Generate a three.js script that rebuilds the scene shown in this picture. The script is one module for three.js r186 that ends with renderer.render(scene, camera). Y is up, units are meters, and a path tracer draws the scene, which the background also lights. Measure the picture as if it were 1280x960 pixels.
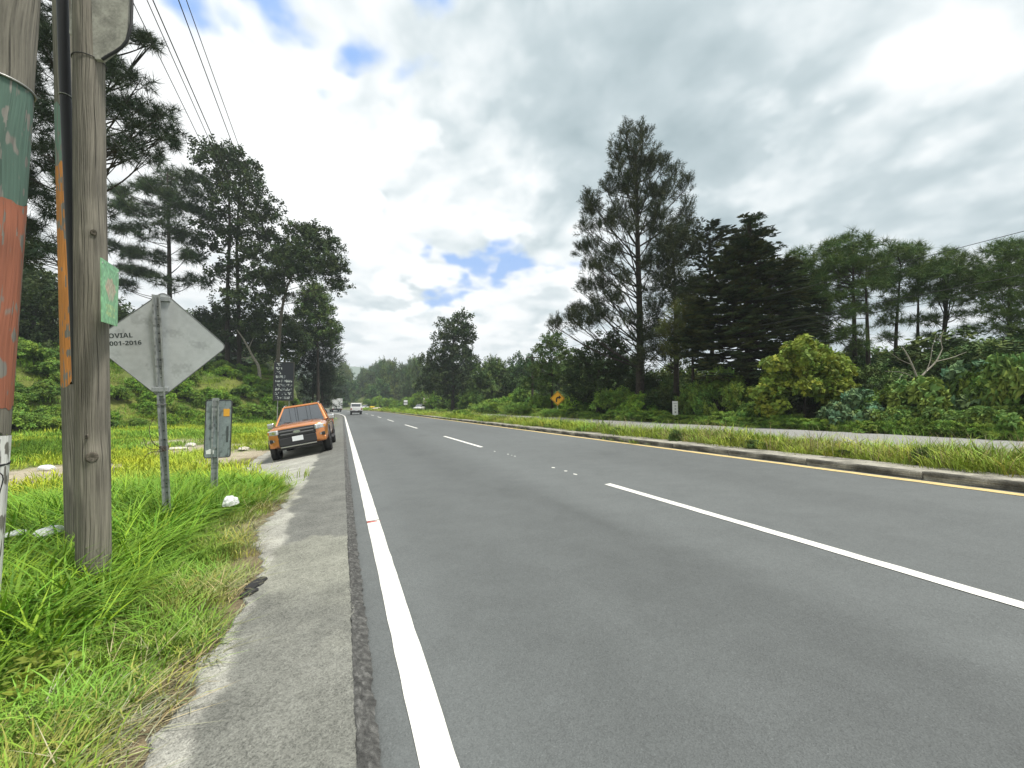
import * as THREE from 'three';
import { mergeGeometries, toCreasedNormals } from 'three/addons/utils/BufferGeometryUtils.js';
import { RoundedBoxGeometry } from 'three/addons/geometries/RoundedBoxGeometry.js';
import { FontLoader } from 'three/addons/loaders/FontLoader.js';
import { TextGeometry } from 'three/addons/geometries/TextGeometry.js';

// ---------------------------------------------------------------- camera, sky, sun, exposure
const scene = new THREE.Scene();
const F = 510, YAW = 22.57 * Math.PI / 180, PITCH = 3.14 * Math.PI / 180, CAMH = 1.5;
const camera = new THREE.PerspectiveCamera(2 * Math.atan(480 / F) * 180 / Math.PI, 4 / 3, 0.05, 6000);
const camPos = new THREE.Vector3(0, CAMH, 0);
const fwd = new THREE.Vector3(Math.sin(YAW) * Math.cos(PITCH), Math.sin(PITCH), -Math.cos(YAW) * Math.cos(PITCH));
const rgt = new THREE.Vector3().crossVectors(fwd, new THREE.Vector3(0, 1, 0)).normalize();
const upv = new THREE.Vector3().crossVectors(rgt, fwd);
camera.position.copy(camPos);
camera.lookAt(camPos.clone().add(fwd));
const V3 = (x, y, z) => new THREE.Vector3(x, y, z);
// photo pixel (1280 x 960) at depth D metres along the view axis
const P = (px, py, D) => camPos.clone().addScaledVector(fwd, D).addScaledVector(rgt, (px - 640) / F * D).addScaledVector(upv, (480 - py) / F * D);

function rngOf(seed) { let a = seed >>> 0; return () => { a = (a + 0x6D2B79F5) | 0; let t = Math.imul(a ^ (a >>> 15), 1 | a); t = (t + Math.imul(t ^ (t >>> 7), 61 | t)) ^ t; return ((t ^ (t >>> 14)) >>> 0) / 4294967296; }; }
const smooth = (x, a, b) => { const t = Math.min(1, Math.max(0, (x - a) / (b - a))); return t * t * (3 - 2 * t); };
const lerp = (a, b, t) => a + (b - a) * t;
const clamp = (x, a, b) => Math.min(b, Math.max(a, x));
function hash3(x, y, z) { let h = Math.imul(x, 374761393) ^ Math.imul(y, 668265263) ^ Math.imul(z, 2147483647 - 1640531527); h = Math.imul(h ^ (h >>> 13), 1274126177); h ^= h >>> 16; return (h >>> 0) / 4294967296; }
function vnoise(x, y, z) {
  const xi = Math.floor(x), yi = Math.floor(y), zi = Math.floor(z); let u = x - xi, v = y - yi, w = z - zi;
  u = u * u * u * (u * (u * 6 - 15) + 10); v = v * v * v * (v * (v * 6 - 15) + 10); w = w * w * w * (w * (w * 6 - 15) + 10);
  const c = (i, j, k) => hash3(xi + i, yi + j, zi + k);
  return lerp(lerp(lerp(c(0, 0, 0), c(1, 0, 0), u), lerp(c(0, 1, 0), c(1, 1, 0), u), v), lerp(lerp(c(0, 0, 1), c(1, 0, 1), u), lerp(c(0, 1, 1), c(1, 1, 1), u), v), w);
}
function fbm(x, y, z, o = 5) { let s = 0, a = 0.5, n = 0; for (let i = 0; i < o; i++) { s += a * vnoise(x, y, z); n += a; a *= 0.5; x = x * 2.03 + 17.1; y = y * 2.03 + 5.3; z = z * 2.03 + 9.7; } return s / n; }

const dirOf = (px, py) => P(px, py, 1).sub(camPos).normalize();
function makeSky() {
  const W = 2048, H = 1024, data = new Float32Array(W * H * 4);
  // openings in the cloud deck seen in the photograph: direction, angular size, strength
  const gaps = [[432, 48, .06, .95], [440, 70, .035, .8], [348, 14, .065, .95], [318, 8, .04, .8], [255, 12, .05, .7], [498, 88, .055, .8], [538, 18, .055, .9], [300, 20, .05, .6], [412, 118, .035, .5], [595, 322, .05, 1.1], [630, 335, .055, 1.1], [585, 350, .05, 1.0], [672, 342, .04, .8], [712, 330, .04, .8], [560, 372, .045, .85], [532, 306, .04, .75], [1000, -240, .2, .5], [200, -300, .25, .5]]
    .map(([x, y, r, s]) => [dirOf(x, y), r, s]);
  // darker undersides and brighter tops of the clouds in view
  const tone = [[760, 240, .40, -.24], [1010, 130, .3, -.10], [1130, 260, .3, -.17], [900, 300, .2, -.10], [650, 60, .25, -.10], [470, 245, .16, -.13], [640, 270, .14, -.06], [420, 130, .2, .10], [260, 260, .3, .12], [480, 345, .1, .16], [600, 400, .16, .10], [300, 60, .2, .06], [1230, 110, .12, .14], [980, 215, .13, .12], [610, 150, .12, .10], [690, 300, .1, .08], [520, 395, .08, -.08], [640, 415, .08, -.05], [560, 445, .14, .14], [460, 425, .12, .12], [700, 400, .1, .1], [520, 335, .07, .12]]
    .map(([x, y, r, s]) => [dirOf(x, y), r, s]);
  for (let j = 0; j < H; j++) {
    const el = (0.5 - (j + 0.5) / H) * Math.PI, cy = Math.sin(el), cr = Math.cos(el);
    for (let i = 0; i < W; i++) {
      const az = ((i + 0.5) / W - 0.5) * 2 * Math.PI;
      const dx = Math.cos(az) * cr, dz = Math.sin(az) * cr;
      let r, g, b;
      if (cy < -0.02) { r = .12; g = .14; b = .09; }
      else {
        const k = 1 / (Math.max(cy, 0) + 0.16), x = dx * k, z = dz * k;
        const wx = fbm(x * 1.1 + 3, z * 1.1, 2, 4) - .5, wz = fbm(x * 1.1, z * 1.1 + 8, 7, 4) - .5;
        const c1 = fbm(x * 1.15 + wx * 1.6, z * 1.15 + wz * 1.6, 1.5, 6);
        const c2 = fbm(x * 2.6 + wx * 2.2 + 11, z * 2.6 + wz * 2.2, 4.5, 5);
        const c3 = fbm(x * .7 + 5 + wx, z * .7 + 2 + wz, 9.5, 3);
        let gap = clamp((.34 - c1) * 6, 0, 1) * .8, tn = 0;
        const n1 = fbm(x * 4.5, z * 4.5, 21, 5) - .5, n2 = fbm(x * 4.5 + 9, z * 4.5, 27, 5) - .5;
        const n3 = fbm(x * 13, z * 13, 33, 4) - .5;
        const gx = dx + n1 * .16, gy = cy + n2 * .10, gz = dz + n2 * .14;
        for (const [d, rr, s] of gaps) { const a2 = (d.x - gx) * (d.x - gx) + (d.y - gy) * (d.y - gy) * 2.2 + (d.z - gz) * (d.z - gz); if (a2 < .3) gap = Math.max(gap, s * Math.exp(-a2 / (rr * rr)) + (a2 < rr * rr * 6 ? (n1 * .6 + n3 * 1.1) * Math.exp(-a2 / (rr * rr) * .4) : 0)); }
        for (const [d, rr, s] of tone) { const q = d.x * (dx + n1 * .2) + d.y * (cy + n2 * .1) + d.z * (dz + n2 * .2); if (q > .4) { const a2 = Math.max(0, 2 * (1 - q)); tn += s * Math.exp(-a2 / (rr * rr)); } }
        gap = smooth(gap, .24, .95) * .92;
        const puff = fbm(x * 3.2 + wx * .8, z * 3.2 + wz * .8, 14.5, 6) - .5, soft = fbm(x * 1.3 + 3, z * 1.3 + wz * .5, 19.5, 4) - .5;
        const bil = Math.abs(fbm(x * 2.4 + wx * 1.2, z * 2.4 + wz * 1.2, 44.5, 6) - .5) * 2;
        let L = .91 + puff * .52 + soft * .45 + tn * 1.0 + (c3 - .5) * .3 + (bil - .22) * lerp(.5, .95, Math.exp(-cy * 4)) + n3 * .24 + Math.exp(-cy * 5) * .05;
        L = L < .60 ? .60 + (L - .60) * .5 : L;
        L = L > .95 ? .95 + (L - .95) * .30 : L;
        const grey = clamp((.95 - L) * 2, 0, 1);
        r = L * lerp(.985, .775, grey); g = L * lerp(1.0, .965, grey); b = L * lerp(1.0, 1.035, grey);
        const bl = [lerp(.22, .42, Math.exp(-cy * 6)), lerp(.42, .62, Math.exp(-cy * 6)), lerp(.84, .92, Math.exp(-cy * 6))];
        r = lerp(r, bl[0], gap); g = lerp(g, bl[1], gap); b = lerp(b, bl[2], gap);
        const hz = Math.exp(-Math.max(cy, 0) * 14) * .5; r = lerp(r, .80, hz); g = lerp(g, .87, hz); b = lerp(b, .92, hz);
      }
      const o = ((H - 1 - j) * W + i) * 4; data[o] = r * .71; data[o + 1] = g * .71; data[o + 2] = b * .71; data[o + 3] = 1;
    }
  }
  const t = new THREE.DataTexture(data, W, H, THREE.RGBAFormat, THREE.FloatType);
  t.mapping = THREE.EquirectangularReflectionMapping; t.magFilter = t.minFilter = THREE.LinearFilter; t.needsUpdate = true;
  return t;
}
const skyTex = makeSky();
scene.background = skyTex; scene.environment = skyTex; scene.environmentIntensity = 1;
const sun = new THREE.DirectionalLight(new THREE.Color(1, .96, .88), 3.0);
sun.position.set(32, 95, 4); sun.target.position.set(8, 0, -20); scene.add(sun, sun.target);
sun.castShadow = true; sun.shadow.radius = 18; sun.shadow.mapSize.set(4096, 4096);
Object.assign(sun.shadow.camera, { left: -90, right: 90, top: 90, bottom: -90, near: 1, far: 320 });
const renderer = new THREE.WebGLRenderer({ antialias: true });
renderer.setSize(1024, 768); renderer.shadowMap.enabled = true;
renderer.toneMapping = THREE.LinearToneMapping; renderer.toneMappingExposure = 1.72;
scene.fog = new THREE.FogExp2(new THREE.Color(.80, .88, .95), 0.0006);

// ---------------------------------------------------------------- helpers
const used = {};
function numbered(n) { const k = used[n] = (used[n] ?? -1) + 1; return k ? n + '_' + String(k).padStart(3, '0') : n; }
function tag(o, label, category, group, kind) { o.userData = { ...o.userData, label, category }; if (group) o.userData.group = group; if (kind) o.userData.kind = kind; return o; }
function shade(o) { o.traverse(m => { if (m.isMesh) { m.castShadow = true; m.receiveShadow = true; } }); return o; }
function thing(name, label, category, pos, group) { const g = new THREE.Group(); g.name = numbered(name); if (pos) g.position.copy(pos); tag(g, label, category, group); scene.add(g); return g; }
function part(name, geo, mat, parent, label) { const m = new THREE.Mesh(Array.isArray(geo) ? merge(geo) : geo, mat); m.name = parent === scene ? numbered(name) : name; m.castShadow = m.receiveShadow = true; if (label) m.userData.label = label; parent.add(m); return m; }
function merge(list) {
  const l = list.map(g => { g = g.index ? g.toNonIndexed() : g; for (const k of Object.keys(g.attributes)) if (!['position', 'normal', 'uv'].includes(k)) g.deleteAttribute(k); if (!g.attributes.uv) g.setAttribute('uv', new THREE.BufferAttribute(new Float32Array(g.attributes.position.count * 2), 2)); return g; });
  return l.length === 1 ? l[0] : mergeGeometries(l);
}
const C = (r, g, b) => new THREE.Color().setRGB(r, g, b);
const mat = (r, g, b, o = {}) => new THREE.MeshStandardMaterial({ color: C(r, g, b), roughness: .85, ...o });
const leafMat = (r, g, b, tr = .35, ro = .75) => new THREE.MeshPhysicalMaterial({ color: C(r, g, b), roughness: ro, transmission: tr, thickness: 0, specularIntensity: .35, side: THREE.DoubleSide });
const darkLeaf = (r, g, b, ro = .75) => new THREE.MeshPhysicalMaterial({ color: C(r, g, b), roughness: ro, specularIntensity: .35, side: THREE.DoubleSide, vertexColors: true });
const box = (w, h, d, x = 0, y = 0, z = 0, r = 0) => { const g = r ? new RoundedBoxGeometry(w, h, d, 2, r) : new THREE.BoxGeometry(w, h, d); g.translate(x, y, z); return g; };
const cyl = (r1, r2, h, n = 16) => new THREE.CylinderGeometry(r1, r2, h, n);

function tube(pts, radii, n = 8, caps = true) {            // tapered tube through points
  const curve = pts.length > 2 ? new THREE.CatmullRomCurve3(pts) : new THREE.LineCurve3(pts[0], pts[1]);
  const m = pts.length > 2 ? (pts.length - 1) * 4 : 1, pos = [], nor = [], uv = [], idx = [];
  let N = V3(1, 0, 0), len = 0, prev = null; const total = curve.getLength();
  for (let i = 0; i <= m; i++) {
    const u = i / m, p = curve.getPoint(u), T = curve.getTangent(u);
    if (prev) len += p.distanceTo(prev); prev = p;
    N.addScaledVector(T, -N.dot(T)); if (N.lengthSq() < 1e-4) N.set(0, 0, 1).addScaledVector(T, -T.z); N.normalize();
    const B = V3().crossVectors(T, N), f = u * (radii.length - 1), k = Math.min(radii.length - 2, Math.floor(f)), r = lerp(radii[k], radii[k + 1], f - k);
    for (let j = 0; j <= n; j++) { const a = j / n * Math.PI * 2, d = N.clone().multiplyScalar(Math.cos(a)).addScaledVector(B, Math.sin(a)); pos.push(p.x + d.x * r, p.y + d.y * r, p.z + d.z * r); nor.push(d.x, d.y, d.z); uv.push(j / n, len); }
  }
  for (let i = 0; i < m; i++) for (let j = 0; j < n; j++) { const a = i * (n + 1) + j, b = a + n + 1; idx.push(a, a + 1, b, a + 1, b + 1, b); }
  if (caps) for (const [row, p] of [[0, curve.getPoint(0)], [m, curve.getPoint(1)]]) { const c = pos.length / 3; pos.push(p.x, p.y, p.z); const T = curve.getTangent(row ? 1 : 0).multiplyScalar(row ? 1 : -1); nor.push(T.x, T.y, T.z); uv.push(.5, 0); for (let j = 0; j < n; j++) { const a = row * (n + 1) + j; row ? idx.push(a, a + 1, c) : idx.push(a + 1, a, c); } }
  const g = new THREE.BufferGeometry(); g.setAttribute('position', new THREE.Float32BufferAttribute(pos, 3)); g.setAttribute('normal', new THREE.Float32BufferAttribute(nor, 3)); g.setAttribute('uv', new THREE.Float32BufferAttribute(uv, 2)); g.setIndex(idx); return g;
}

const boldFont = await new FontLoader().loadAsync('fonts/droid/droid_sans_bold.typeface.json');

// textures: tileable grain -------------------------------------------------
function dataTex(n, m, fn, srgb = false) {
  const d = new Uint8Array(n * m * 4);
  for (let j = 0; j < m; j++) for (let i = 0; i < n; i++) { const c = fn(i / n, j / m, i, j), o = (j * n + i) * 4; for (let k = 0; k < 3; k++) d[o + k] = clamp(Math.round((c.length ? c[k] : c) * 255), 0, 255); d[o + 3] = 255; }
  const t = new THREE.DataTexture(d, n, m); t.wrapS = t.wrapT = THREE.RepeatWrapping; t.magFilter = THREE.LinearFilter; t.minFilter = THREE.LinearMipmapLinearFilter; t.generateMipmaps = true; if (srgb) t.colorSpace = THREE.SRGBColorSpace; t.needsUpdate = true; return t;
}
function tileNoise(u, v, f, seed) {                        // periodic value noise
  const x = u * f, y = v * f, xi = Math.floor(x), yi = Math.floor(y); let a = x - xi, b = y - yi; a = a * a * (3 - 2 * a); b = b * b * (3 - 2 * b);
  const h = (i, j) => hash3((xi + i) % f, (yi + j) % f, seed);
  return lerp(lerp(h(0, 0), h(1, 0), a), lerp(h(0, 1), h(1, 1), a), b);
}
function tile2(u, v, fu, fv, seed) { const x = u * fu, y = v * fv, xi = Math.floor(x), yi = Math.floor(y); let a = x - xi, b = y - yi; a = a * a * (3 - 2 * a); b = b * b * (3 - 2 * b); const h = (i, j) => hash3((xi + i + fu) % fu, (yi + j + fv) % fv, seed); return lerp(lerp(h(0, 0), h(1, 0), a), lerp(h(0, 1), h(1, 1), a), b); }
const asphaltCol = dataTex(1024, 1024, (u, v) => {
  const a = tileNoise(u, v, 512, 1), b = tileNoise(u, v, 256, 2), c = tileNoise(u, v, 64, 3), d = tileNoise(u, v, 12, 4), e = tileNoise(u, v, 5, 5);
  let g = .70 + (a - .5) * .22 + (b - .5) * .16 + (c - .5) * .06 + (d - .5) * .07 + (e - .5) * .05;
  const chip = tileNoise(u, v, 341, 9), big = tileNoise(u, v, 150, 10); if (chip > .92) g += .26; if (chip < .07) g -= .22; if (big > .965) g += .30;
  return [g, g, g * .99];
});
const asphaltBump = dataTex(1024, 1024, (u, v) => .5 + (tileNoise(u, v, 512, 1) - .5) * .5 + (tileNoise(u, v, 256, 2) - .5) * .5);
const roughCol = dataTex(1024, 1024, (u, v) => {
  const a = tileNoise(u, v, 400, 21), b = tileNoise(u, v, 170, 22), c = tileNoise(u, v, 60, 23), d = tileNoise(u, v, 20, 24), e = tileNoise(u, v, 6, 25);
  let g = .68 + (a - .5) * .36 + (b - .5) * .40 + (c - .5) * .20 + (d - .5) * .12 + (e - .5) * .12;
  const chip = tileNoise(u, v, 210, 29); if (chip > .90) g += .26; if (chip < .09) g -= .26;
  return [g, g * .995, g * .97];
});
const roughBump = dataTex(1024, 1024, (u, v) => .5 + (tileNoise(u, v, 400, 21) - .5) * .4 + (tileNoise(u, v, 170, 22) - .5) * .5 + (tileNoise(u, v, 60, 23) - .5) * .3);
const soilCol = dataTex(512, 512, (u, v) => { const g = .62 + (tileNoise(u, v, 256, 31) - .5) * .35 + (tileNoise(u, v, 90, 32) - .5) * .3 + (tileNoise(u, v, 24, 33) - .5) * .25 + (tileNoise(u, v, 7, 34) - .5) * .2; return [g, g, g * .96]; });
const concCol = dataTex(512, 512, (u, v) => { const s = tileNoise(u, v, 14, 43), g = .70 + (tileNoise(u, v, 256, 41) - .5) * .22 + (tileNoise(u, v, 60, 42) - .5) * .24 + (s - .5) * .34 + (tileNoise(u, v, 4, 44) - .5) * .2; return [g, g * .985, g * .94]; });
const woodGrain = (u, v) => { const w = (tile2(u, v, 5, 5, 51) - .5) * .018, uu = (u + w + 1) % 1; return [tile2(uu, v, 128, 9, 52), tile2(uu, v, 56, 5, 53), tile2(uu, v, 72, 3, 57), tile2(u, v, 7, 9, 54), tile2(u, v, 160, 60, 55)]; };
const woodCol = dataTex(512, 1024, (u, v) => { const [g1, g2, cr, st, bl] = woodGrain(u, v); let g = .62 + (g1 - .5) * .26 + (g2 - .5) * .24 + (st - .5) * .26 + (bl - .5) * .10; if (cr > .80) g *= lerp(1, .5, smooth(cr, .80, .9)); return [g, g * .97, g * .90]; });
const woodBump = dataTex(512, 1024, (u, v) => { const [g1, g2, cr] = woodGrain(u, v); return .55 + (g1 - .5) * .4 + (g2 - .5) * .35 - .4 * smooth(cr, .80, .9); });
const barkTex = dataTex(256, 512, (u, v) => { const g = .6 + (tile2(u, v, 40, 16, 61) - .5) * .5 + (tileNoise(u, v, 32, 62) - .5) * .35 + (tileNoise(u, v, 8, 63) - .5) * .3; return [g, g * .96, g * .9]; });
const galvTex = dataTex(256, 512, (u, v) => { const g = .72 + (tileNoise(u, v, 64, 71) - .5) * .14 + (tileNoise(u, v, 12, 72) - .5) * .2 - .3 * smooth(tile2(u, v, 24, 12, 73), .6, .95); return [g, g, g * 1.01]; });
const rep = (t, x, y) => { const c = t.clone(); c.repeat.set(x, y); c.needsUpdate = true; return c; };

// ---------------------------------------------------------------- the lie of the land (s = metres right of the camera across the road, t = metres along it)
const xoff = t => t > 60 ? -(t - 60) * (t - 60) / 800 : 0;
function gh(s, t) {
  if (s >= .1) {
    let y = .07 * Math.min(s, 7.3);
    if (s > 7.3) y = lerp(.511, .60, smooth(s, 7.3, 7.7));
    if (s > 9.4) y = lerp(.60, .55, smooth(s, 9.4, 9.8));
    if (s > 17.1) { const d = s - 17.1; y += .9 * smooth(d, 0, 7) + (fbm(s * .3, t * .3, 3, 3) - .5) * .5 * smooth(d, .5, 4) + 1.2 * smooth(d, 8, 40); }
    return y + farHill(s, t);
  }
  const d = .1 - s, drive = smooth(t, 7.5, 12) * (1 - smooth(t, 26, 40));
  const slope = lerp(lerp(.05, .10, smooth(t, 26, 40)), .17, drive);
  const dd = Math.min(d, 2.5);
  let y = .007 - slope * Math.min(dd, 1) - slope * lerp(.2, 1, Math.max(drive, smooth(t, 30, 40))) * Math.max(0, dd - 1);
  const verge = (1 - smooth(d, 2.5, 7)) ;
  y = lerp(-.5, y, verge);
  y += (fbm(s * .8, t * .8, 5, 3) - .5) * .16 * smooth(d, 1.1, 2.2) * (1 - smooth(t, 8, 10) * (1 - smooth(d, 2.6, 3.4)) * (1 - smooth(t, 24, 28)));
  const q = (t - (37.5 + (s + 20) * 1.11)) / 1.49, side = smooth(-s, 5.5, 8.5);
  if (q > 0) y += side * (5.4 * smooth(q, 0, 10) + .06 * Math.min(q, 120) + (fbm(s * .2, t * .2, 8, 3) - .5) * 2 * smooth(q, 2, 10));
  return y + farHill(s, t);
}
function farHill(s, t) { return smooth(t, 120, 250) * (7 + 4 * fbm(s * .01, t * .01, 4, 2)) * smooth(Math.abs(s) + (t > 230 ? 40 : 0), 16, 60); }
const ghW = (x, z) => gh(x - xoff(-z), -z);
const W = (s, t, dy = 0) => V3(s + xoff(t), gh(s, t) + dy, -t);
function ground(px, py) {                                  // where the ray through a photo pixel meets the land
  const d = P(px, py, 1).sub(camPos); let a = .5;
  for (let D = .5; D < 400; D *= 1.01) { const p = camPos.clone().addScaledVector(d, D); if (p.y < ghW(p.x, p.z)) { let lo = a, hi = D; for (let i = 0; i < 24; i++) { const m = (lo + hi) / 2, q = camPos.clone().addScaledVector(d, m); q.y < ghW(q.x, q.z) ? hi = m : lo = m; } return camPos.clone().addScaledVector(d, hi); } a = D; }
  return camPos.clone().addScaledVector(d, 400);
}
const depthOf = p => p.clone().sub(camPos).dot(fwd);
const st = p => { const t = -p.z; return [p.x - xoff(t), t]; };

// edges of the paved shoulder, traced where it meets the grass and where the asphalt meets the concrete
const edgePx = [[165, 960], [212, 885], [250, 830], [275, 790], [297, 757], [322, 725], [333, 708], [322, 680], [320, 664], [334, 647], [350, 634], [364, 613], [352, 599], [322, 593], [298, 585]];
const aspPx = [[250, 960], [262, 900], [290, 820], [318, 746], [340, 715], [354, 677], [359, 650], [370, 628], [382, 604], [390, 588], [396, 574]];
const tabulate = px => { const a = px.map(([x, y]) => st(ground(x, y))).sort((p, q) => p[1] - q[1]); return t => { if (t <= a[0][1]) return a[0][0]; for (let i = 1; i < a.length; i++) if (t < a[i][1]) return lerp(a[i - 1][0], a[i][0], (t - a[i - 1][1]) / (a[i][1] - a[i - 1][1])); return a[a.length - 1][0]; }; };
const edge0 = tabulate(edgePx), asp0 = tabulate(aspPx);
const edgeL = t => (t < 20 ? edge0(t) : lerp(edge0(20), -1.5, smooth(t, 20, 25))) + (vnoise(t * 3, 1, 1) - .5) * .10 + (vnoise(t * 11, 5, 1) - .5) * .06 + (vnoise(t * 27, 5, 4) - .5) * .05 + (vnoise(t * 61, 5, 6) - .5) * .03;
const aspL = t => (t < 17 ? asp0(t) : lerp(asp0(17), -1.2, smooth(t, 17, 24))) + (vnoise(t * 4, 9, 1) - .5) * .10;

// ---------------------------------------------------------------- ground, roads, kerb
function gridGeo(ss, ts, posFn, colFn, uvk = 1) {
  const pos = [], uv = [], col = [], idx = [], n = ss.length;
  ts.forEach(t => ss.forEach((s0, i) => { const s = typeof s0 === 'function' ? s0(t) : s0, p = posFn(s, t, i); pos.push(p.x, p.y, p.z); uv.push(s * uvk, t * uvk); if (colFn) { const c = colFn(s, t, i); col.push(c[0], c[1], c[2]); } }));
  for (let j = 0; j < ts.length - 1; j++) for (let i = 0; i < n - 1; i++) { const a = j * n + i, b = a + n; idx.push(a, a + 1, b, a + 1, b + 1, b); }
  const g = new THREE.BufferGeometry(); g.setAttribute('position', new THREE.Float32BufferAttribute(pos, 3)); g.setAttribute('uv', new THREE.Float32BufferAttribute(uv, 2)); if (colFn) g.setAttribute('color', new THREE.Float32BufferAttribute(col, 3)); g.setIndex(idx); g.computeVertexNormals(); return g;
}
const range = (a, b, d) => { const r = []; for (let x = a; x < b - 1e-6; x += d) r.push(x); r.push(b); return r; };
const structure = (o) => { o.userData.kind = 'structure'; return o; };
const mixc = (a, b, k) => [lerp(a[0], b[0], k), lerp(a[1], b[1], k), lerp(a[2], b[2], k)];

const dirtPatch = [[250, 560, 2.4], [300, 568, 1.6], [225, 552, 2.2], [330, 556, 1.6], [50, 592, 2.0], [20, 600, 1.8], [275, 575, 1.0]].map(([x, y, r]) => { const [s, t] = st(ground(x, y)); return [s, t, r]; });
function groundCol(s, t) {
  const n = fbm(s * .5, t * .5, 11, 4), n2 = fbm(s * 2.5, t * 2.5, 12, 3);
  let c = mixc([.15, .21, .04], [.25, .28, .06], clamp((n - .35) * 3, 0, 1));
  if (s > 7) c = mixc([.11, .15, .035], [.18, .21, .055], n);
  if (s < .1) {
    const d = edgeL(t) - s, k = smooth(n2 * .7 + d * .55, .95, .45);
    if (t < 30) c = mixc(c, mixc([.20, .15, .095], [.30, .24, .15], n2), k);
    for (const [a, b, r] of dirtPatch) { const q = Math.hypot(s - a, (t - b) * .8) / r; c = mixc(c, mixc([.50, .43, .32], [.68, .60, .47], n2), smooth(q + (n2 - .5) * .9, 1, .55)); }
  }
  return c;
}
{
  const ss = [-2200, -1200, -700, -400, -250, -160, -110, -80, ...range(-60, -22, 2), ...range(-21, -6, .75), ...range(-5.5, .5, .12), 1.5, 4, 7, 7.25, 7.45, 7.7, 8, 8.5, 9, 9.4, 9.6, 9.8, 13, 16.8, ...range(17.1, 26, .7), ...range(28, 60, 3), 80, 110, 160, 250, 400, 700, 1200, 2200];
  const ts = [-60, -30, -15, -8, -4, ...range(-2, 14, .16), ...range(14.4, 30, .4), ...range(31, 70, 1.2), ...range(73, 130, 4), ...range(138, 270, 10), 300, 350, 420, 520, 700, 1000, 1500, 2500, 4000];
  const g = gridGeo(ss, ts, (s, t) => { const p = W(clamp(s, -300, 300), Math.min(t, 300)); const paved = Math.min(smooth(s, edgeL(t) + .02, edgeL(t) + .16), 1 - smooth(s, 17.0, 17.1)); return V3(s + xoff(Math.min(t, 200)), p.y - .07 * paved * (s < 7.3 || s > 9.6 ? 1 : 0), -t); }, groundCol);
  structure(part('ground', g, new THREE.MeshStandardMaterial({ vertexColors: true, map: rep(soilCol, .8, .8), bumpMap: rep(soilCol, .8, .8), bumpScale: .02, roughness: 1 }), scene));
}
// main carriageway: asphalt with polished wheel paths and patches of tone
const wear = (s, t) => { const st1 = fbm(s * 2.2, t * .05, 31, 3) - .5, pt = fbm(s * .5, t * .16, 33, 4) - .5, fn = fbm(s * 3, t * 3, 34, 2) - .5, w = (c, k) => Math.exp(-Math.pow((s - c + pt * .5) / k, 2)); return 1.04 + st1 * .22 + pt * .32 + fn * .08 - .10 * smooth(vnoise(s * 2.6 + 7, t * .5, 71), .86, .97) - .20 * w(2.25, .62) - .07 * w(1.2, .3) - .10 * w(5.6, .7); };
{
  const tsNear = [-30, -15, ...range(-6, 20, .25), ...range(21, 60, 1), ...range(63, 200, 3)];
  const ragged = t => .165 + (vnoise(t * 9, 2, 3) - .5) * .035 + (vnoise(t * 31, 2, 5) - .5) * .02;
  const g = gridGeo([ragged, .24, .34, ...range(.5, 7.3, .17)], tsNear, (s, t, i) => W(s, t, i === 0 ? -.02 : 0), (s, t) => { const w = wear(s, t) * .152; return [w * .92, w * .995, w * 1.0]; });
  structure(part('road', g, new THREE.MeshStandardMaterial({ vertexColors: true, map: rep(asphaltCol, .55, .55), bumpMap: rep(asphaltBump, .55, .55), bumpScale: .003, roughness: .82 }), scene));
  const g2 = gridGeo([9.75, 11.5, 13.4, 15.2, 17.05], [-30, ...range(-20, 200, 4)], (s, t) => W(s, t, .012), (s, t) => { const w = .33 + (fbm(s * .5, t * .2, 3, 3) - .5) * .1; return [w, w, w * .97]; });
  structure(part('far_carriageway', g2, new THREE.MeshStandardMaterial({ vertexColors: true, map: rep(asphaltCol, .38, .38), roughness: .9 }), scene));
}
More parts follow.
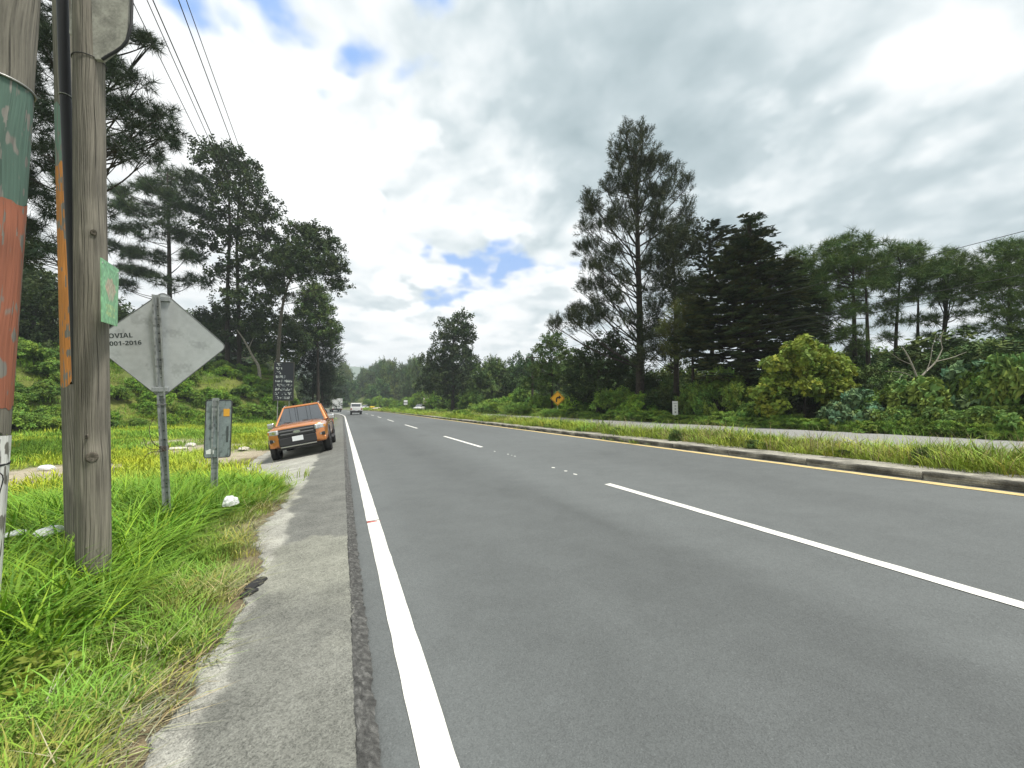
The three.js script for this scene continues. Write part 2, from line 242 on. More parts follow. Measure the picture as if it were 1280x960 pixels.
// paved shoulder: old pale asphalt with a darker patch, and a concrete edge and apron
{
  const us = range(0, 1, 1 / 44), ts = [-30, -12, -6, ...range(-3, 12, .07), ...range(12.1, 22, .12), ...range(22.5, 60, 1), ...range(64, 120, 4)];
  const lip = t => .10 + (vnoise(t * 7, 4, 1) - .5) * .04;
  const g = gridGeo(us.map(u => t => lerp(edgeL(t), lip(t), u)), ts, (s, t, i) => W(s, t, i === 0 ? -.05 : .008 + (fbm(s * 2, t * 2, 6, 2) - .5) * .01), (s, t) => {
    const n = fbm(s * 3.2, t * 3.2, 21, 4) - .5, n2 = fbm(s * 12, t * 12, 22, 2) - .5, n3 = fbm(s * .9, t * .7, 23, 3) - .5;
    const conc = smooth(aspL(t) - s + n * .10 + n2 * .05, -.02, .05);
    const patch = Math.max(smooth(t + n3 * 3 + n * 1.2, 5.55, 5.68), .75 * (1 - smooth(t + n3 * 2.5 + n * 1.5, 3.2, 4.4)));     // the newer, darker patch further on
    const old = [.40 + n * .16 + n3 * .14, .405 + n * .16 + n3 * .14, .35 + n * .14 + n3 * .12], neu = [.27 + n * .12, .275 + n * .12, .255 + n * .11];
    const c = mixc(old, neu, patch), k = [.58 + n * .34 + n3 * .2, .575 + n * .34 + n3 * .2, .52 + n * .3 + n3 * .2];
    return mixc(c, k, conc).map(q => q * .76);
  });
  structure(part('shoulder', g, new THREE.MeshStandardMaterial({ vertexColors: true, map: rep(roughCol, .8, .8), bumpMap: rep(roughBump, .8, .8), bumpScale: .008, roughness: .95 }), scene));
  // crumbled bitumen in the joint between shoulder and road
  const r = rngOf(5), gg = [];
  const sc = [.082, .09, .099, .108, .117, .126, .135, .145, .158, .184];
  const js = gridGeo(sc.map((c, i) => t => c + (i === 0 || i === 9 ? .022 : .008) * (vnoise(t * 17, c * 40, 1) + vnoise(t * 43, c * 40, 7) - 1)), [-12, -6, ...range(-1, 9, .018), ...range(9.1, 20, .1), ...range(20.5, 60, .5)], (s, t, i) => W(s, t, (i === 0 || i === 9 ? -.004 : i === 4 || i === 5 ? .008 : .011) + (vnoise(s * 130, t * 70, 2) - .5) * .008), (s, t) => { const n = vnoise(s * 150, t * 95, 5) * .6 + vnoise(s * 50, t * 30, 6) * .4, w = lerp(.05, .30, n * n); return [w, w, w * .97]; });
  structure(part('joint_seam', js, new THREE.MeshStandardMaterial({ vertexColors: true, map: rep(roughCol, 2, 2), bumpMap: rep(roughBump, 2, 2), bumpScale: .006, roughness: .95 }), scene));
}
// painted lines
const paintTex = dataTex(512, 512, (u, v) => { const w = tileNoise(u, v, 170, 81), d = tileNoise(u, v, 22, 82); let g = .90 + (tileNoise(u, v, 256, 83) - .5) * .12 + (d - .5) * .14; if (w > .90) g *= .74; if (tileNoise(u, v, 60, 84) > .94) g *= .8; return [g, g * .985, g * .95]; });
const white = new THREE.MeshStandardMaterial({ color: C(.74, .74, .715), map: rep(paintTex, .9, .9), roughness: .7 });
const yellow = new THREE.MeshStandardMaterial({ color: C(.62, .48, .22), map: rep(paintTex, .9, .9), roughness: .75 });
function line(name, s, w, t0, t1, m, label, rag = .008) {
  const ts = t1 - t0 > 30 ? [...range(t0, 20, .2), ...range(20.5, t1, 1.5)] : range(t0, t1, .2);
  const g = gridGeo([t => s - w / 2 + (vnoise(t * 6, s, 1) - .5) * rag, s, t => s + w / 2 + (vnoise(t * 6, s, 9) - .5) * rag], ts, (a, t) => W(a, t, .005));
  return structure(part(name, g, m, scene));
}
line('edge_line', .398, .15, -6, 5.60, white); line('edge_line', .398, .15, 5.63, 9.3, white); line('edge_line', .398, .15, 9.32, 150, white);
line('median_line', 7.12, .13, -6, 150, yellow, '', .02);
{ const dash = []; for (let k = -1; k < 12; k++) { const t0 = (k === -1 ? -6 : k === 0 ? .4 : 11.75 + (k - 1) * 11.4), t1 = k === 0 ? 5.45 : t0 + 4.9; dash.push(line('lane_dash', 3.9, .11, t0, t1, white)); } }
part('red_paint_mark', new THREE.PlaneGeometry(.16, .035).rotateX(-Math.PI / 2), mat(.5, .06, .05), scene).position.copy(W(.40, 5.56, .008)); structure(scene.children[scene.children.length - 1]);
// worn remnants of old dashes and glass specks on the lane line
{ const r = rngOf(9); for (let i = 0; i < 7; i++) { const t = 5.7 + r() * 5.6, w = .012 + r() * .022; const m = part('paint_fleck', new THREE.CircleGeometry(w, 6).rotateX(-Math.PI / 2).scale(1, 1, 1.3 + r() * 2), white, scene); m.position.copy(W(3.9 + (r() - .5) * .1, t, .005)); m.rotation.z = Math.atan(.07); structure(m); } }

// median kerb: blocks laid end to end
{
  const kerb = new THREE.Group(); kerb.name = 'median_kerb'; structure(kerb); scene.add(kerb);
  const km = [0, 1, 2, 3].map(i => new THREE.MeshStandardMaterial({ vertexColors: true, color: C(.40 + i * .025, .392 + i * .023, .36 + i * .018), map: rep(concCol, 1.3, 1.3), bumpMap: rep(concCol, 1.3, 1.3), bumpScale: .015, roughness: .95 }));
  const prof = (h, r) => { const s = new THREE.Shape(); s.moveTo(0, -.12); for (let k = 0; k <= 5; k++) s.lineTo((k % 2) * .004, .015 * k + r * .002); s.quadraticCurveTo(.01, h, .05, h); s.lineTo(.2, h + .004); s.lineTo(.35, h + .002); s.lineTo(.56, h + .01); s.lineTo(.56, -.12); s.closePath(); return s; };
  const kg = [0, 1, 2].map(i => { const g = new THREE.ExtrudeGeometry(prof(.105 + i * .005, i), { depth: 1.46, steps: 8, bevelEnabled: true, bevelSize: .006, bevelThickness: .012, bevelSegments: 1 }), p = g.attributes.position, q = g.attributes.normal, col = new Float32Array(p.count * 3);   // black weathering on the road face, patchy on top
    for (let k = 0; k < p.count; k++) { const n = fbm(p.getX(k) * 6 + i * 9, p.getY(k) * 14, p.getZ(k) * 5, 4), face = q.getX(k) < -.4 ? 1 : 0, d = face ? smooth(n, .38, .62) * .6 + .25 : 1 - .55 * smooth(n, .52, .7); col.set([d, d * .985, d * .95], k * 3); } g.setAttribute('color', new THREE.BufferAttribute(col, 3)); return g; });
  const r = rngOf(44);
  for (let t = -7.5; t < 110; t += 1.5) { const m = part('kerb_block', kg[Math.floor(r() * 3)], km[Math.floor(r() * 4)], kerb), p = W(7.27, t + 1.5); m.position.set(p.x + (r() - .5) * .02, .07 * 7.3 + (r() - .5) * .012, p.z); m.rotation.y = Math.atan2(xoff(t + 1.5) - xoff(t), 1.5) * -1; }
}
// ---------------------------------------------------------------- plants
function triGeo(tris) { const g = new THREE.BufferGeometry(); g.setAttribute('position', new THREE.Float32BufferAttribute(tris, 3)); g.computeVertexNormals(); return g; }
const push = (a, ...ps) => ps.forEach(p => a.push(p.x, p.y, p.z));
function leaf(a, base, dir, len, wid, rng, fold = .25, droop = 0) {            // folded, slightly drooping blade: four triangles
  const s = V3(rng() - .5, rng() - .5, rng() - .5).cross(dir).normalize(), n = V3().crossVectors(s, dir).normalize();
  const mid = base.clone().addScaledVector(dir, len * .48).addScaledVector(n, -fold * wid), tip = base.clone().addScaledVector(dir, len); tip.y -= droop * len; mid.y -= droop * len * .2;
  const l = mid.clone().addScaledVector(s, wid / 2).addScaledVector(n, fold * wid), r = mid.clone().addScaledVector(s, -wid / 2).addScaledVector(n, fold * wid);
  push(a, base, l, mid, base, mid, r, l, tip, mid, mid, tip, r);
}
const sph = rng => { const z = rng() * 2 - 1, a = rng() * 6.283, r = Math.sqrt(1 - z * z); return V3(r * Math.cos(a), z, r * Math.sin(a)); };
const SPRIG = {
  pine(rng) { const a = []; for (let i = 0; i < 26; i++) { const d = sph(rng); d.y = Math.abs(d.y) * 1.3 - .15; d.normalize(); const l = .75 + rng() * .45, s = sph(rng).cross(d).normalize().multiplyScalar(.024), b = V3(0, rng() * .35, 0), t = b.clone().addScaledVector(d, l); t.y -= .12 * l; push(a, b.clone().sub(s), b.clone().add(s), t); } return triGeo(a); },
  strand(rng) { const a = []; for (let i = 0; i < 24; i++) { const y0 = rng() * .8, an = rng() * 6.283, d = V3(Math.cos(an) * .6, .55 + rng() * .5, Math.sin(an) * .6).normalize(), s = sph(rng).cross(d).normalize().multiplyScalar(.028), b = V3(0, y0, 0), m = b.clone().addScaledVector(d, .35), t = m.clone().addScaledVector(d, .25).add(V3(d.x * .1, -.10, d.z * .1)); push(a, b.clone().sub(s), b.clone().add(s), m, m.clone().sub(s), m.clone().add(s), t); } return triGeo(a); },
  broad(rng) { const a = []; for (let i = 0; i < 14; i++) { const an = i * 2.4 + rng(), d = V3(Math.cos(an), .1 + rng() * .9, Math.sin(an)).normalize(); leaf(a, V3(0, i / 14 * .8, 0).addScaledVector(d, .05), d, .34 + rng() * .14, .19 + rng() * .06, rng, .2, .15); } return triGeo(a); },
  big(rng) { const a = []; for (let i = 0; i < 9; i++) { const an = i * 2.4 + rng() * .6, d = V3(Math.cos(an), .15 + rng() * .7, Math.sin(an)).normalize(); leaf(a, V3(0, i / 9 * .35, 0).addScaledVector(d, .08), d, .62 + rng() * .25, .38 + rng() * .12, rng, .16, .35); } return triGeo(a); },
  fan(rng) { const a = []; for (let i = 0; i < 30; i++) { const y = rng() * .85, sd = rng() < .5 ? -1 : 1, d = V3(sd * (.75 - y * .3), .7, (rng() - .5) * .35).normalize(), l = .18 + rng() * .3 * (1 - y * .5), n = V3(0, 0, .035 + rng() * .03), s = V3(d.y, -d.x, 0).multiplyScalar(.03), b = V3(sd * rng() * .30 * (1 - y * .6), y, (rng() - .5) * .08), t = b.clone().addScaledVector(d, l); t.z -= .1 * l; push(a, b.clone().sub(s), b.clone().add(s), t, b.clone().sub(n), b.clone().add(n), t); } return triGeo(a); },
  clump(rng) { const a = []; for (let i = 0; i < 46; i++) { const d = sph(rng), b = d.clone().multiplyScalar(.25 + rng() * .5); leaf(a, b, d.add(V3(0, .3, 0)).normalize(), .30, .22, rng, .2, .1); } return triGeo(a); },
};
const SG = {}; for (const k in SPRIG) SG[k] = [0, 1, 2].map(i => SPRIG[k](rngOf(100 + i * 7 + k.length * 31)));
const lm = (...a) => { const m = leafMat(...a); m.vertexColors = true; return m; };
const LM = {
  pine: darkLeaf(.054, .086, .034), pineDark: darkLeaf(.034, .052, .026), cas: darkLeaf(.046, .058, .024), cedar: darkLeaf(.050, .064, .023), olive: darkLeaf(.10, .115, .028),
  broad: darkLeaf(.085, .135, .036), broadDark: darkLeaf(.046, .071, .023), euc: darkLeaf(.094, .148, .038), bright: darkLeaf(.18, .30, .038), lime: lm(.22, .28, .038, .3), blue: darkLeaf(.115, .185, .08), shrub: darkLeaf(.145, .24, .042), weed: darkLeaf(.17, .27, .045), vine: lm(.16, .24, .042, .3), hedge: darkLeaf(.155, .24, .055),
};
const BK = { dark: mat(.075, .062, .05, { map: rep(barkTex, 2, 1), bumpMap: rep(barkTex, 2, 1), bumpScale: .02, roughness: 1 }), grey: mat(.16, .145, .12, { map: rep(barkTex, 2, 1), bumpMap: rep(barkTex, 2, 1), bumpScale: .02, roughness: 1 }), pale: mat(.40, .38, .33, { map: rep(barkTex, 2, 1), roughness: 1 }) };
const Q = new THREE.Quaternion(), M4 = new THREE.Matrix4(), B4 = new THREE.Matrix4();
function orient(dir, flat, rng) {                            // sprig +Y along dir, its flat face up when flat
  const y = dir.clone().normalize(); let z = flat ? V3((rng() - .5) * .5, 1, (rng() - .5) * .5) : sph(rng); z.addScaledVector(y, -z.dot(y)); if (z.lengthSq() < 1e-3) z = V3(1, 0, 0).addScaledVector(y, -y.x); z.normalize();
  const x = V3().crossVectors(y, z); B4.makeBasis(x, y, z); return new THREE.Quaternion().setFromRotationMatrix(B4);
}
function instanced(name, geo, m, items, parent, rng, vary = .3) {   // items: {p, q, s}
  const im = new THREE.InstancedMesh(geo, m, items.length); im.name = name;
  items.forEach((it, i) => { M4.compose(it.p, it.q, typeof it.s === 'number' ? V3(it.s, it.s, it.s) : it.s); im.setMatrixAt(i, M4); const k = 1 - vary + rng() * vary * 2, w = 1 + (rng() - .5) * vary; im.setColorAt(i, C(k * w * (it.c ? it.c[0] : 1), k * (it.c ? it.c[1] : 1), k / w * (it.c ? it.c[2] : 1))); });
  im.castShadow = im.receiveShadow = true; im.userData.kind = 'stuff'; parent.add(im); return im;
}
// many small leaves joined into one mesh, tinted leaf by leaf
function bake(geo, items, rng, vary = .3) {
  const src = geo.attributes.position, sn = geo.attributes.normal, n = src.count, pos = new Float32Array(items.length * n * 3), nor = new Float32Array(pos.length), col = new Float32Array(pos.length), a = V3(), N3 = new THREE.Matrix3(); let o = 0;
  for (const it of items) {
    M4.compose(it.p, it.q, typeof it.s === 'number' ? V3(it.s, it.s, it.s) : it.s); N3.getNormalMatrix(M4);
    const k = 1 - vary + rng() * vary * 2, w = 1 + (rng() - .5) * vary, c = [k * w, k, k / w];
    for (let i = 0; i < n; i++) { a.fromBufferAttribute(src, i).applyMatrix4(M4); pos[o] = a.x; pos[o + 1] = a.y; pos[o + 2] = a.z; a.fromBufferAttribute(sn, i).applyMatrix3(N3).normalize(); nor[o] = a.x; nor[o + 1] = a.y; nor[o + 2] = a.z; col[o] = c[0]; col[o + 1] = c[1]; col[o + 2] = c[2]; o += 3; }
  }
  const g = new THREE.BufferGeometry(); g.setAttribute('position', new THREE.BufferAttribute(pos, 3)); g.setAttribute('normal', new THREE.BufferAttribute(nor, 3)); g.setAttribute('color', new THREE.BufferAttribute(col, 3)); return g;
}
function foliage(name, geo, m, items, parent, rng, vary) { const f = part(name, bake(geo, items, rng, vary), m, parent); f.userData.kind = 'stuff'; return f; }
// Sprigs gathered in loose sub-clumps inside an ellipsoid
function fill(items, c, rad, n, size, rng, o = {}) {
  const subs = Math.max(3, Math.round(n / (o.per || 16)));
  for (let k = 0; k < subs; k++) {
    const d = sph(rng), r = Math.pow(rng(), .45), sc = V3(c.x + d.x * rad.x * r, c.y + d.y * rad.y * r, c.z + d.z * rad.z * r), sr = size * (o.sub || 1.6);
    const m = Math.round(n / subs);
    for (let i = 0; i < m; i++) {
      const e = sph(rng), q = Math.pow(rng(), .5), p = V3(sc.x + e.x * sr * q, sc.y + e.y * sr * q * (o.flatten || .7), sc.z + e.z * sr * q);
      let dir = e.clone().multiplyScalar(.8).addScaledVector(d, .5); dir.y += o.up ?? .5; if (o.flat) { dir.set(p.x - o.axis.x, 0, p.z - o.axis.z).normalize().add(V3((rng() - .5) * .8, -.10 + rng() * .25, (rng() - .5) * .8)); }
      items.push({ p, q: orient(dir, o.flat, rng), s: size * (.7 + rng() * .6) });
    }
  }
}
const yq = (a, tilt = 0, rng) => new THREE.Quaternion().setFromEuler(new THREE.Euler(tilt * (rng ? rng() - .5 : 0), a, tilt * (rng ? rng() - .5 : 0)));
let treeSeed = 1000;
function tree(o) {
  const rng = rngOf(treeSeed += 77), D = o.D, k = D / F;
  const base = P(o.trunk[0][0], o.trunk[0][1], D); base.y = Math.min(ghW(base.x, base.z), 99) - .08;
  const t = thing(o.name, o.label, o.cat || 'tree', base, o.group);
  const loc = p => p.sub(base);
  const paths = [o.trunk, ...(o.more || [])].map((path, pi) => path.map(([x, y], i) => i === 0 ? (pi === 0 ? V3(0, 0, 0) : (() => { const q = P(x, y, D); q.y = ghW(q.x, q.z) - .08; return loc(q); })()) : loc(P(x, y, D + (rng() - .5) * .3))));
  const r0 = o.r || .2;
  paths.forEach((p, i) => part('trunk', tube(p, [r0 * (i ? .85 : 1) * 1.15, r0 * .8, r0 * .55, r0 * .22], 10), o.bark || BK.dark, t));
  const cw = o.depth ?? (Math.max(...o.blobs.map(b => b[0])) - Math.min(...o.blobs.map(b => b[0]))) * k * .42;
  const limbs = [], items = [], sizePx = o.size / k, dens = o.dens || 1;
  const midx = o.blobs.reduce((a, b) => a + b[0], 0) / o.blobs.length;
  for (const [bx, by, rx, ry] of o.blobs) {
    const off = Math.abs(bx - midx) * k, span = Math.sqrt(Math.max(.15, cw * cw - off * off * .9)), zs = o.thin ? [0] : o.airy ? [-.5 - rng() * .3, .35 + rng() * .4] : [-.55 - rng() * .3, .1 + (rng() - .5) * .3, .6 + rng() * .3];
    const N = dens * 1.9 * (Math.PI * (rx + sizePx * .4) * (ry + sizePx * .4)) / (.34 * sizePx * sizePx) / (o.thin ? 1 : 2);
    for (const zf of zs) {
      const c = loc(P(bx + (o.thin ? 0 : (rng() - .5) * rx * .5), by, D + zf * span)), rad = V3(rx * k, ry * k, Math.max(rx, ry) * k * .8);
      const before = items.length;
      fill(items, c, rad, Math.max(6, Math.round(N)), o.size, rng, { ...o.fill, axis: V3(0, 0, 0) });
      // limb from the trunk up to this clump
      const path = paths.reduce((a, b) => Math.abs(a[a.length - 1].x - c.x) + Math.abs(a[a.length - 1].z - c.z) <= Math.abs(b[b.length - 1].x - c.x) + Math.abs(b[b.length - 1].z - c.z) ? a : b);
      const cv = new THREE.CatmullRomCurve3(path.length > 2 ? path : [path[0], path[0].clone().lerp(path[1], .5), path[1]]);
      const hd = Math.hypot(c.x - path[path.length - 1].x, c.z - path[path.length - 1].z), want = c.y - (o.rise ?? .35) * hd; let best = cv.getPoint(.98);
      for (let u = .2; u < .99; u += .02) { const p = cv.getPoint(u); if (Math.abs(p.y - want) < Math.abs(best.y - want)) best = p; }
      const lr = Math.max(.012, r0 * .22 * (1 - .35 * rng())), mid = best.clone().lerp(c, .55); mid.y -= hd * .06 + (rng() - .5) * .2;
      limbs.push(tube([best, mid, c], [lr, lr * .6, lr * .25], 5, false));
      for (let q = 0; q < 4; q++) { const it = items[before + Math.floor(rng() * (items.length - before))]; if (it) limbs.push(tube([mid.clone().lerp(c, rng() * .9), it.p.clone()], [lr * .35, lr * .12], 4, false)); }
    }
  }
  if (limbs.length) part('limbs', limbs, o.bark || BK.dark, t);
  foliage('crown', SG[o.sprig][treeSeed % 3], o.leaf, items, t, rng, o.vary || .3);
  return t;
}
const pineFill = { per: 18, sub: .85, flatten: .5, up: .6 };

// left of the road
tree({ name: 'pine_tree', label: 'large dark pine spreading its boughs behind the painted wooden poles', D: 17, trunk: [[112, 520], [110, 250], [106, -120]], r: .26, sprig: 'pine', leaf: LM.pineDark, size: .40, dens: .9, fill: pineFill, depth: 3.2,
  blobs: [[60, -70, 70, 30], [130, -50, 40, 20], [20, -20, 50, 24], [65, 20, 40, 18], [140, 20, 22, 14], [160, 45, 22, 9], [120, 60, 30, 14], [188, 56, 9, 6], [150, 90, 32, 12], [175, 100, 10, 6], [60, 75, 40, 18], [20, 100, 34, 18], [165, 135, 34, 10], [205, 142, 14, 7], [120, 125, 30, 12], [170, 165, 40, 11], [212, 168, 12, 6], [150, 185, 34, 9], [190, 190, 12, 5], [60, 140, 40, 18], [55, 190, 34, 16], [25, 220, 36, 18], [60, 250, 34, 16], [30, 290, 34, 16], [60, 320, 30, 16], [110, 250, 14, 30]] });
tree({ name: 'evergreen_tree', label: 'low dark evergreen filling the gap behind the orange painted pole', D: 40, trunk: [[40, 520], [42, 420], [45, 360]], r: 0.25, sprig: 'broad', leaf: LM.broadDark, size: 0.81, fill: { per: 14, sub: 1.3 },
  blobs: [[15, 350, 34, 18], [55, 360, 36, 20], [30, 385, 40, 20], [75, 390, 34, 20], [20, 420, 40, 22], [60, 430, 40, 22], [100, 420, 30, 26], [40, 460, 44, 16], [140, 400, 30, 20]] });
tree({ name: 'pine_tree', label: 'pine with flat layered boughs rising behind the grey diamond sign', D: 52, trunk: [[212, 480], [212, 370], [211, 290], [209, 215]], r: 0.33, airy: true, sprig: 'pine', leaf: LM.pine, size: 0.97, dens: 1.5, fill: pineFill,
  blobs: [[212, 214, 16, 7], [228, 226, 24, 8], [192, 230, 26, 8], [170, 246, 26, 8], [215, 243, 28, 8], [246, 246, 20, 7], [150, 262, 14, 7], [185, 266, 28, 8], [228, 266, 28, 7], [256, 272, 14, 6], [165, 290, 22, 7], [203, 290, 28, 7], [240, 294, 20, 6], [155, 312, 18, 7], [188, 320, 30, 7], [230, 322, 22, 6], [168, 342, 26, 7], [205, 350, 22, 6], [245, 352, 12, 5], [150, 356, 18, 7]] });
tree({ name: 'pine_tree', label: 'tallest pine with twin trunks under the overhead cables', D: 53, trunk: [[284, 480], [284, 380], [287, 280], [284, 190]], more: [[[299, 480], [298, 380], [296, 300], [302, 210]]], r: 0.28, bark: BK.dark, airy: true, sprig: 'broad', leaf: LM.broadDark, size: 0.86, dens: 1.15, fill: { per: 12, sub: 1.2 },
  blobs: [[262, 188, 10, 6], [280, 192, 14, 8], [296, 200, 14, 8], [270, 205, 16, 8], [312, 212, 12, 8], [290, 220, 20, 9], [262, 222, 10, 7], [318, 232, 14, 8], [278, 240, 18, 9], [304, 248, 20, 9], [330, 256, 12, 8], [262, 258, 12, 7], [320, 276, 20, 9], [288, 272, 14, 8], [338, 270, 10, 7], [266, 286, 16, 8], [300, 296, 22, 10], [334, 300, 18, 10], [262, 310, 14, 7], [316, 322, 22, 9], [284, 330, 14, 8], [346, 322, 10, 8], [306, 346, 22, 8], [268, 344, 10, 6], [334, 350, 16, 8], [284, 368, 18, 7], [312, 374, 22, 8]] });
tree({ name: 'leaning_tree', label: 'leaning round-headed tree with a bare pale stem beside the cables', D: 51, trunk: [[346, 480], [350, 410], [357, 365], [372, 330]], r: 0.23, bark: BK.grey, airy: true, sprig: 'broad', leaf: LM.broadDark, size: 0.75, dens: 1.5, fill: { per: 14, sub: 1.2 },
  blobs: [[368, 288, 14, 8], [392, 290, 18, 9], [380, 304, 26, 10], [408, 308, 14, 9], [356, 314, 14, 9], [372, 324, 24, 10], [400, 326, 22, 9], [424, 332, 11, 6], [352, 332, 14, 8], [382, 340, 24, 8], [412, 340, 14, 7], [424, 352, 6, 9], [417, 360, 5, 6], [340, 348, 14, 8], [345, 366, 14, 7]] });
tree({ name: 'broadleaf_tree', label: 'dense upright tree on the road edge behind the parked orange pickup', D: 62, trunk: [[398, 512], [397, 440], [394, 370]], r: .24, sprig: 'broad', leaf: LM.broad, size: .80, dens: 1.0, fill: { per: 14, sub: 1.2 },
  blobs: [[392, 362, 14, 7], [400, 374, 16, 8], [384, 378, 10, 8], [394, 390, 20, 9], [410, 392, 8, 9], [380, 396, 10, 7], [402, 406, 16, 9], [386, 412, 16, 9], [410, 416, 8, 8], [396, 426, 20, 9]] });
tree({ name: 'cypress_tree', label: 'dark ragged cypress overhanging the shoulder beyond the parked pickup', D: 66, trunk: [[402, 512], [403, 470], [404, 425]], r: .2, bark: BK.grey, sprig: 'strand', leaf: LM.pineDark, size: 1.0, dens: 1.2, fill: { per: 12, sub: 1 },
  blobs: [[406, 424, 14, 8], [398, 438, 18, 8], [416, 436, 8, 6], [386, 446, 14, 9], [408, 452, 12, 8], [418, 450, 7, 5], [392, 462, 16, 9], [412, 466, 9, 8], [400, 478, 14, 9], [414, 482, 8, 8], [378, 462, 12, 10], [408, 496, 12, 9], [392, 494, 14, 9]] });
tree({ name: 'broadleaf_tree', label: 'wide dark canopy tree shading the top of the green bank', D: 56, trunk: [[300, 500], [300, 450], [304, 410]], r: 0.24, sprig: 'broad', leaf: LM.broadDark, size: 0.89, dens: 1.0, fill: { per: 14, sub: 1.3 },
  blobs: [[262, 402, 22, 10], [292, 394, 24, 9], [322, 396, 22, 10], [346, 404, 16, 10], [276, 416, 24, 10], [306, 412, 26, 10], [336, 420, 22, 10], [358, 420, 14, 12], [262, 430, 16, 8], [290, 434, 24, 8], [330, 438, 26, 8], [362, 440, 16, 10], [374, 424, 10, 10]] });
tree({ name: 'broadleaf_tree', label: 'leafy tree at the forest edge seen past the diamond sign top', D: 60, trunk: [[160, 500], [160, 440], [158, 390]], r: 0.20, sprig: 'broad', leaf: LM.broadDark, size: 0.96, dens: 1.0, fill: { per: 14, sub: 1.3 },
  blobs: [[140, 396, 24, 10], [170, 402, 26, 10], [200, 404, 26, 10], [228, 402, 22, 9], [150, 418, 30, 12], [190, 424, 30, 12], [230, 424, 30, 12], [250, 412, 16, 10]] });
{ // bare pale tree on the bank
  const base = P(325, 478, 51); base.y = ghW(base.x, base.z) - .1; const t = thing('bare_tree', 'bleached bare crooked stem standing on the green bank', 'tree', base), L = (x, y, d = 51) => P(x, y, d).sub(base);
  part('trunk', tube([V3(0, 0, 0), L(323, 458), L(316, 446), L(310, 434), L(303, 422), L(296, 412)], [.22, .16, .12, .09, .05], 8), BK.pale, t);
  part('limb', tube([L(316, 446), L(309, 448, 50.5), L(302, 446, 50)], [.06, .04, .02], 6), BK.pale, t); part('limb', tube([L(311, 435), L(316, 424, 51.6), L(320, 415, 52)], [.06, .04, .02], 6), BK.pale, t);
}

// right of the road
const rightTree = (S, x) => S / ((x - 640) / F * Math.cos(YAW) + Math.sin(YAW));
tree({ name: 'casuarina_tree', label: 'tallest feathery tree with a straight trunk beyond the far carriageway', D: 30, trunk: [[800, 535], [800, 420], [797, 300], [795, 190]], r: .30, sprig: 'strand', airy: true, leaf: LM.cas, size: .48, dens: 2.1, rise: .8, fill: { per: 26, sub: .85, flatten: 1.35, up: 1.2 },
  blobs: [[782, 166, 2, 8], [804, 168, 2, 9], [782, 177, 3, 11], [804, 177, 4, 12], [769, 190, 2, 8], [815, 193, 5, 11], [793, 194, 8, 14], [776, 206, 6, 14], [829, 207, 4, 11], [843, 216, 4, 11], [812, 216, 10, 16], [795, 222, 10, 14], [756, 234, 6, 9], [737, 250, 8, 7], [776, 236, 12, 14], [835, 240, 9, 14], [857, 236, 4, 13], [818, 246, 12, 12], [748, 264, 14, 8], [770, 266, 12, 10], [798, 258, 10, 10], [828, 270, 14, 12], [854, 264, 8, 11], [862, 284, 8, 8], [734, 285, 8, 5], [758, 288, 14, 7], [782, 288, 10, 8], [815, 292, 12, 9], [845, 292, 12, 9], [728, 312, 8, 4], [744, 312, 12, 6], [772, 316, 14, 8], [760, 336, 16, 7], [736, 336, 8, 5], [778, 352, 12, 7], [748, 362, 16, 7], [728, 362, 8, 5], [768, 378, 14, 7], [736, 386, 18, 7], [712, 398, 16, 6], [694, 408, 9, 5], [730, 408, 18, 6], [758, 398, 18, 7], [782, 402, 10, 6], [815, 330, 8, 6]] });
tree({ name: 'casuarina_tree', label: 'shorter bushy dark tree leaning against the tallest feathery tree', D: 28, trunk: [[846, 535], [845, 420], [842, 320]], r: .2, sprig: 'strand', leaf: LM.cas, size: .58, dens: 1.25, rise: .7, fill: { per: 13, sub: 1, flatten: 1.1, up: .8 },
  blobs: [[838, 296, 12, 8], [852, 302, 10, 8], [826, 312, 10, 8], [842, 318, 14, 9], [860, 318, 8, 8], [822, 332, 12, 8], [846, 336, 16, 9], [830, 352, 14, 8], [856, 354, 10, 8], [818, 366, 10, 8], [842, 372, 14, 8], [862, 376, 8, 8], [824, 388, 14, 8], [812, 402, 14, 8], [806, 420, 16, 9], [830, 418, 16, 10], [812, 444, 18, 10], [838, 448, 18, 12]] });
tree({ name: 'cypress_tree', label: 'olive green feathery young cypress in front of the dark cedar', D: 25, trunk: [[868, 535], [866, 460], [864, 390]], r: .12, sprig: 'strand', leaf: LM.olive, size: .50, dens: 1.5, rise: .7, fill: { per: 13, sub: 1, flatten: 1.1, up: .9 },
  blobs: [[866, 384, 14, 7], [850, 394, 14, 8], [880, 394, 12, 8], [862, 406, 20, 9], [842, 414, 14, 9], [884, 412, 10, 9], [866, 424, 20, 9], [846, 434, 16, 9]] });
tree({ name: 'cypress_tree', label: 'open ragged conifer between the tallest tree and the cedar', D: 30, trunk: [[890, 535], [890, 420], [886, 300]], r: .2, sprig: 'fan', leaf: LM.cedar, size: .75, dens: .85, rise: -.1, fill: { per: 10, sub: 1, flatten: .6, flat: true },
  blobs: [[884, 285, 8, 5], [876, 298, 10, 6], [898, 295, 9, 5], [906, 290, 7, 5], [872, 314, 10, 7], [890, 312, 12, 7], [908, 314, 12, 7], [880, 332, 14, 7], [904, 336, 14, 8], [882, 352, 14, 7], [868, 366, 12, 7]] });
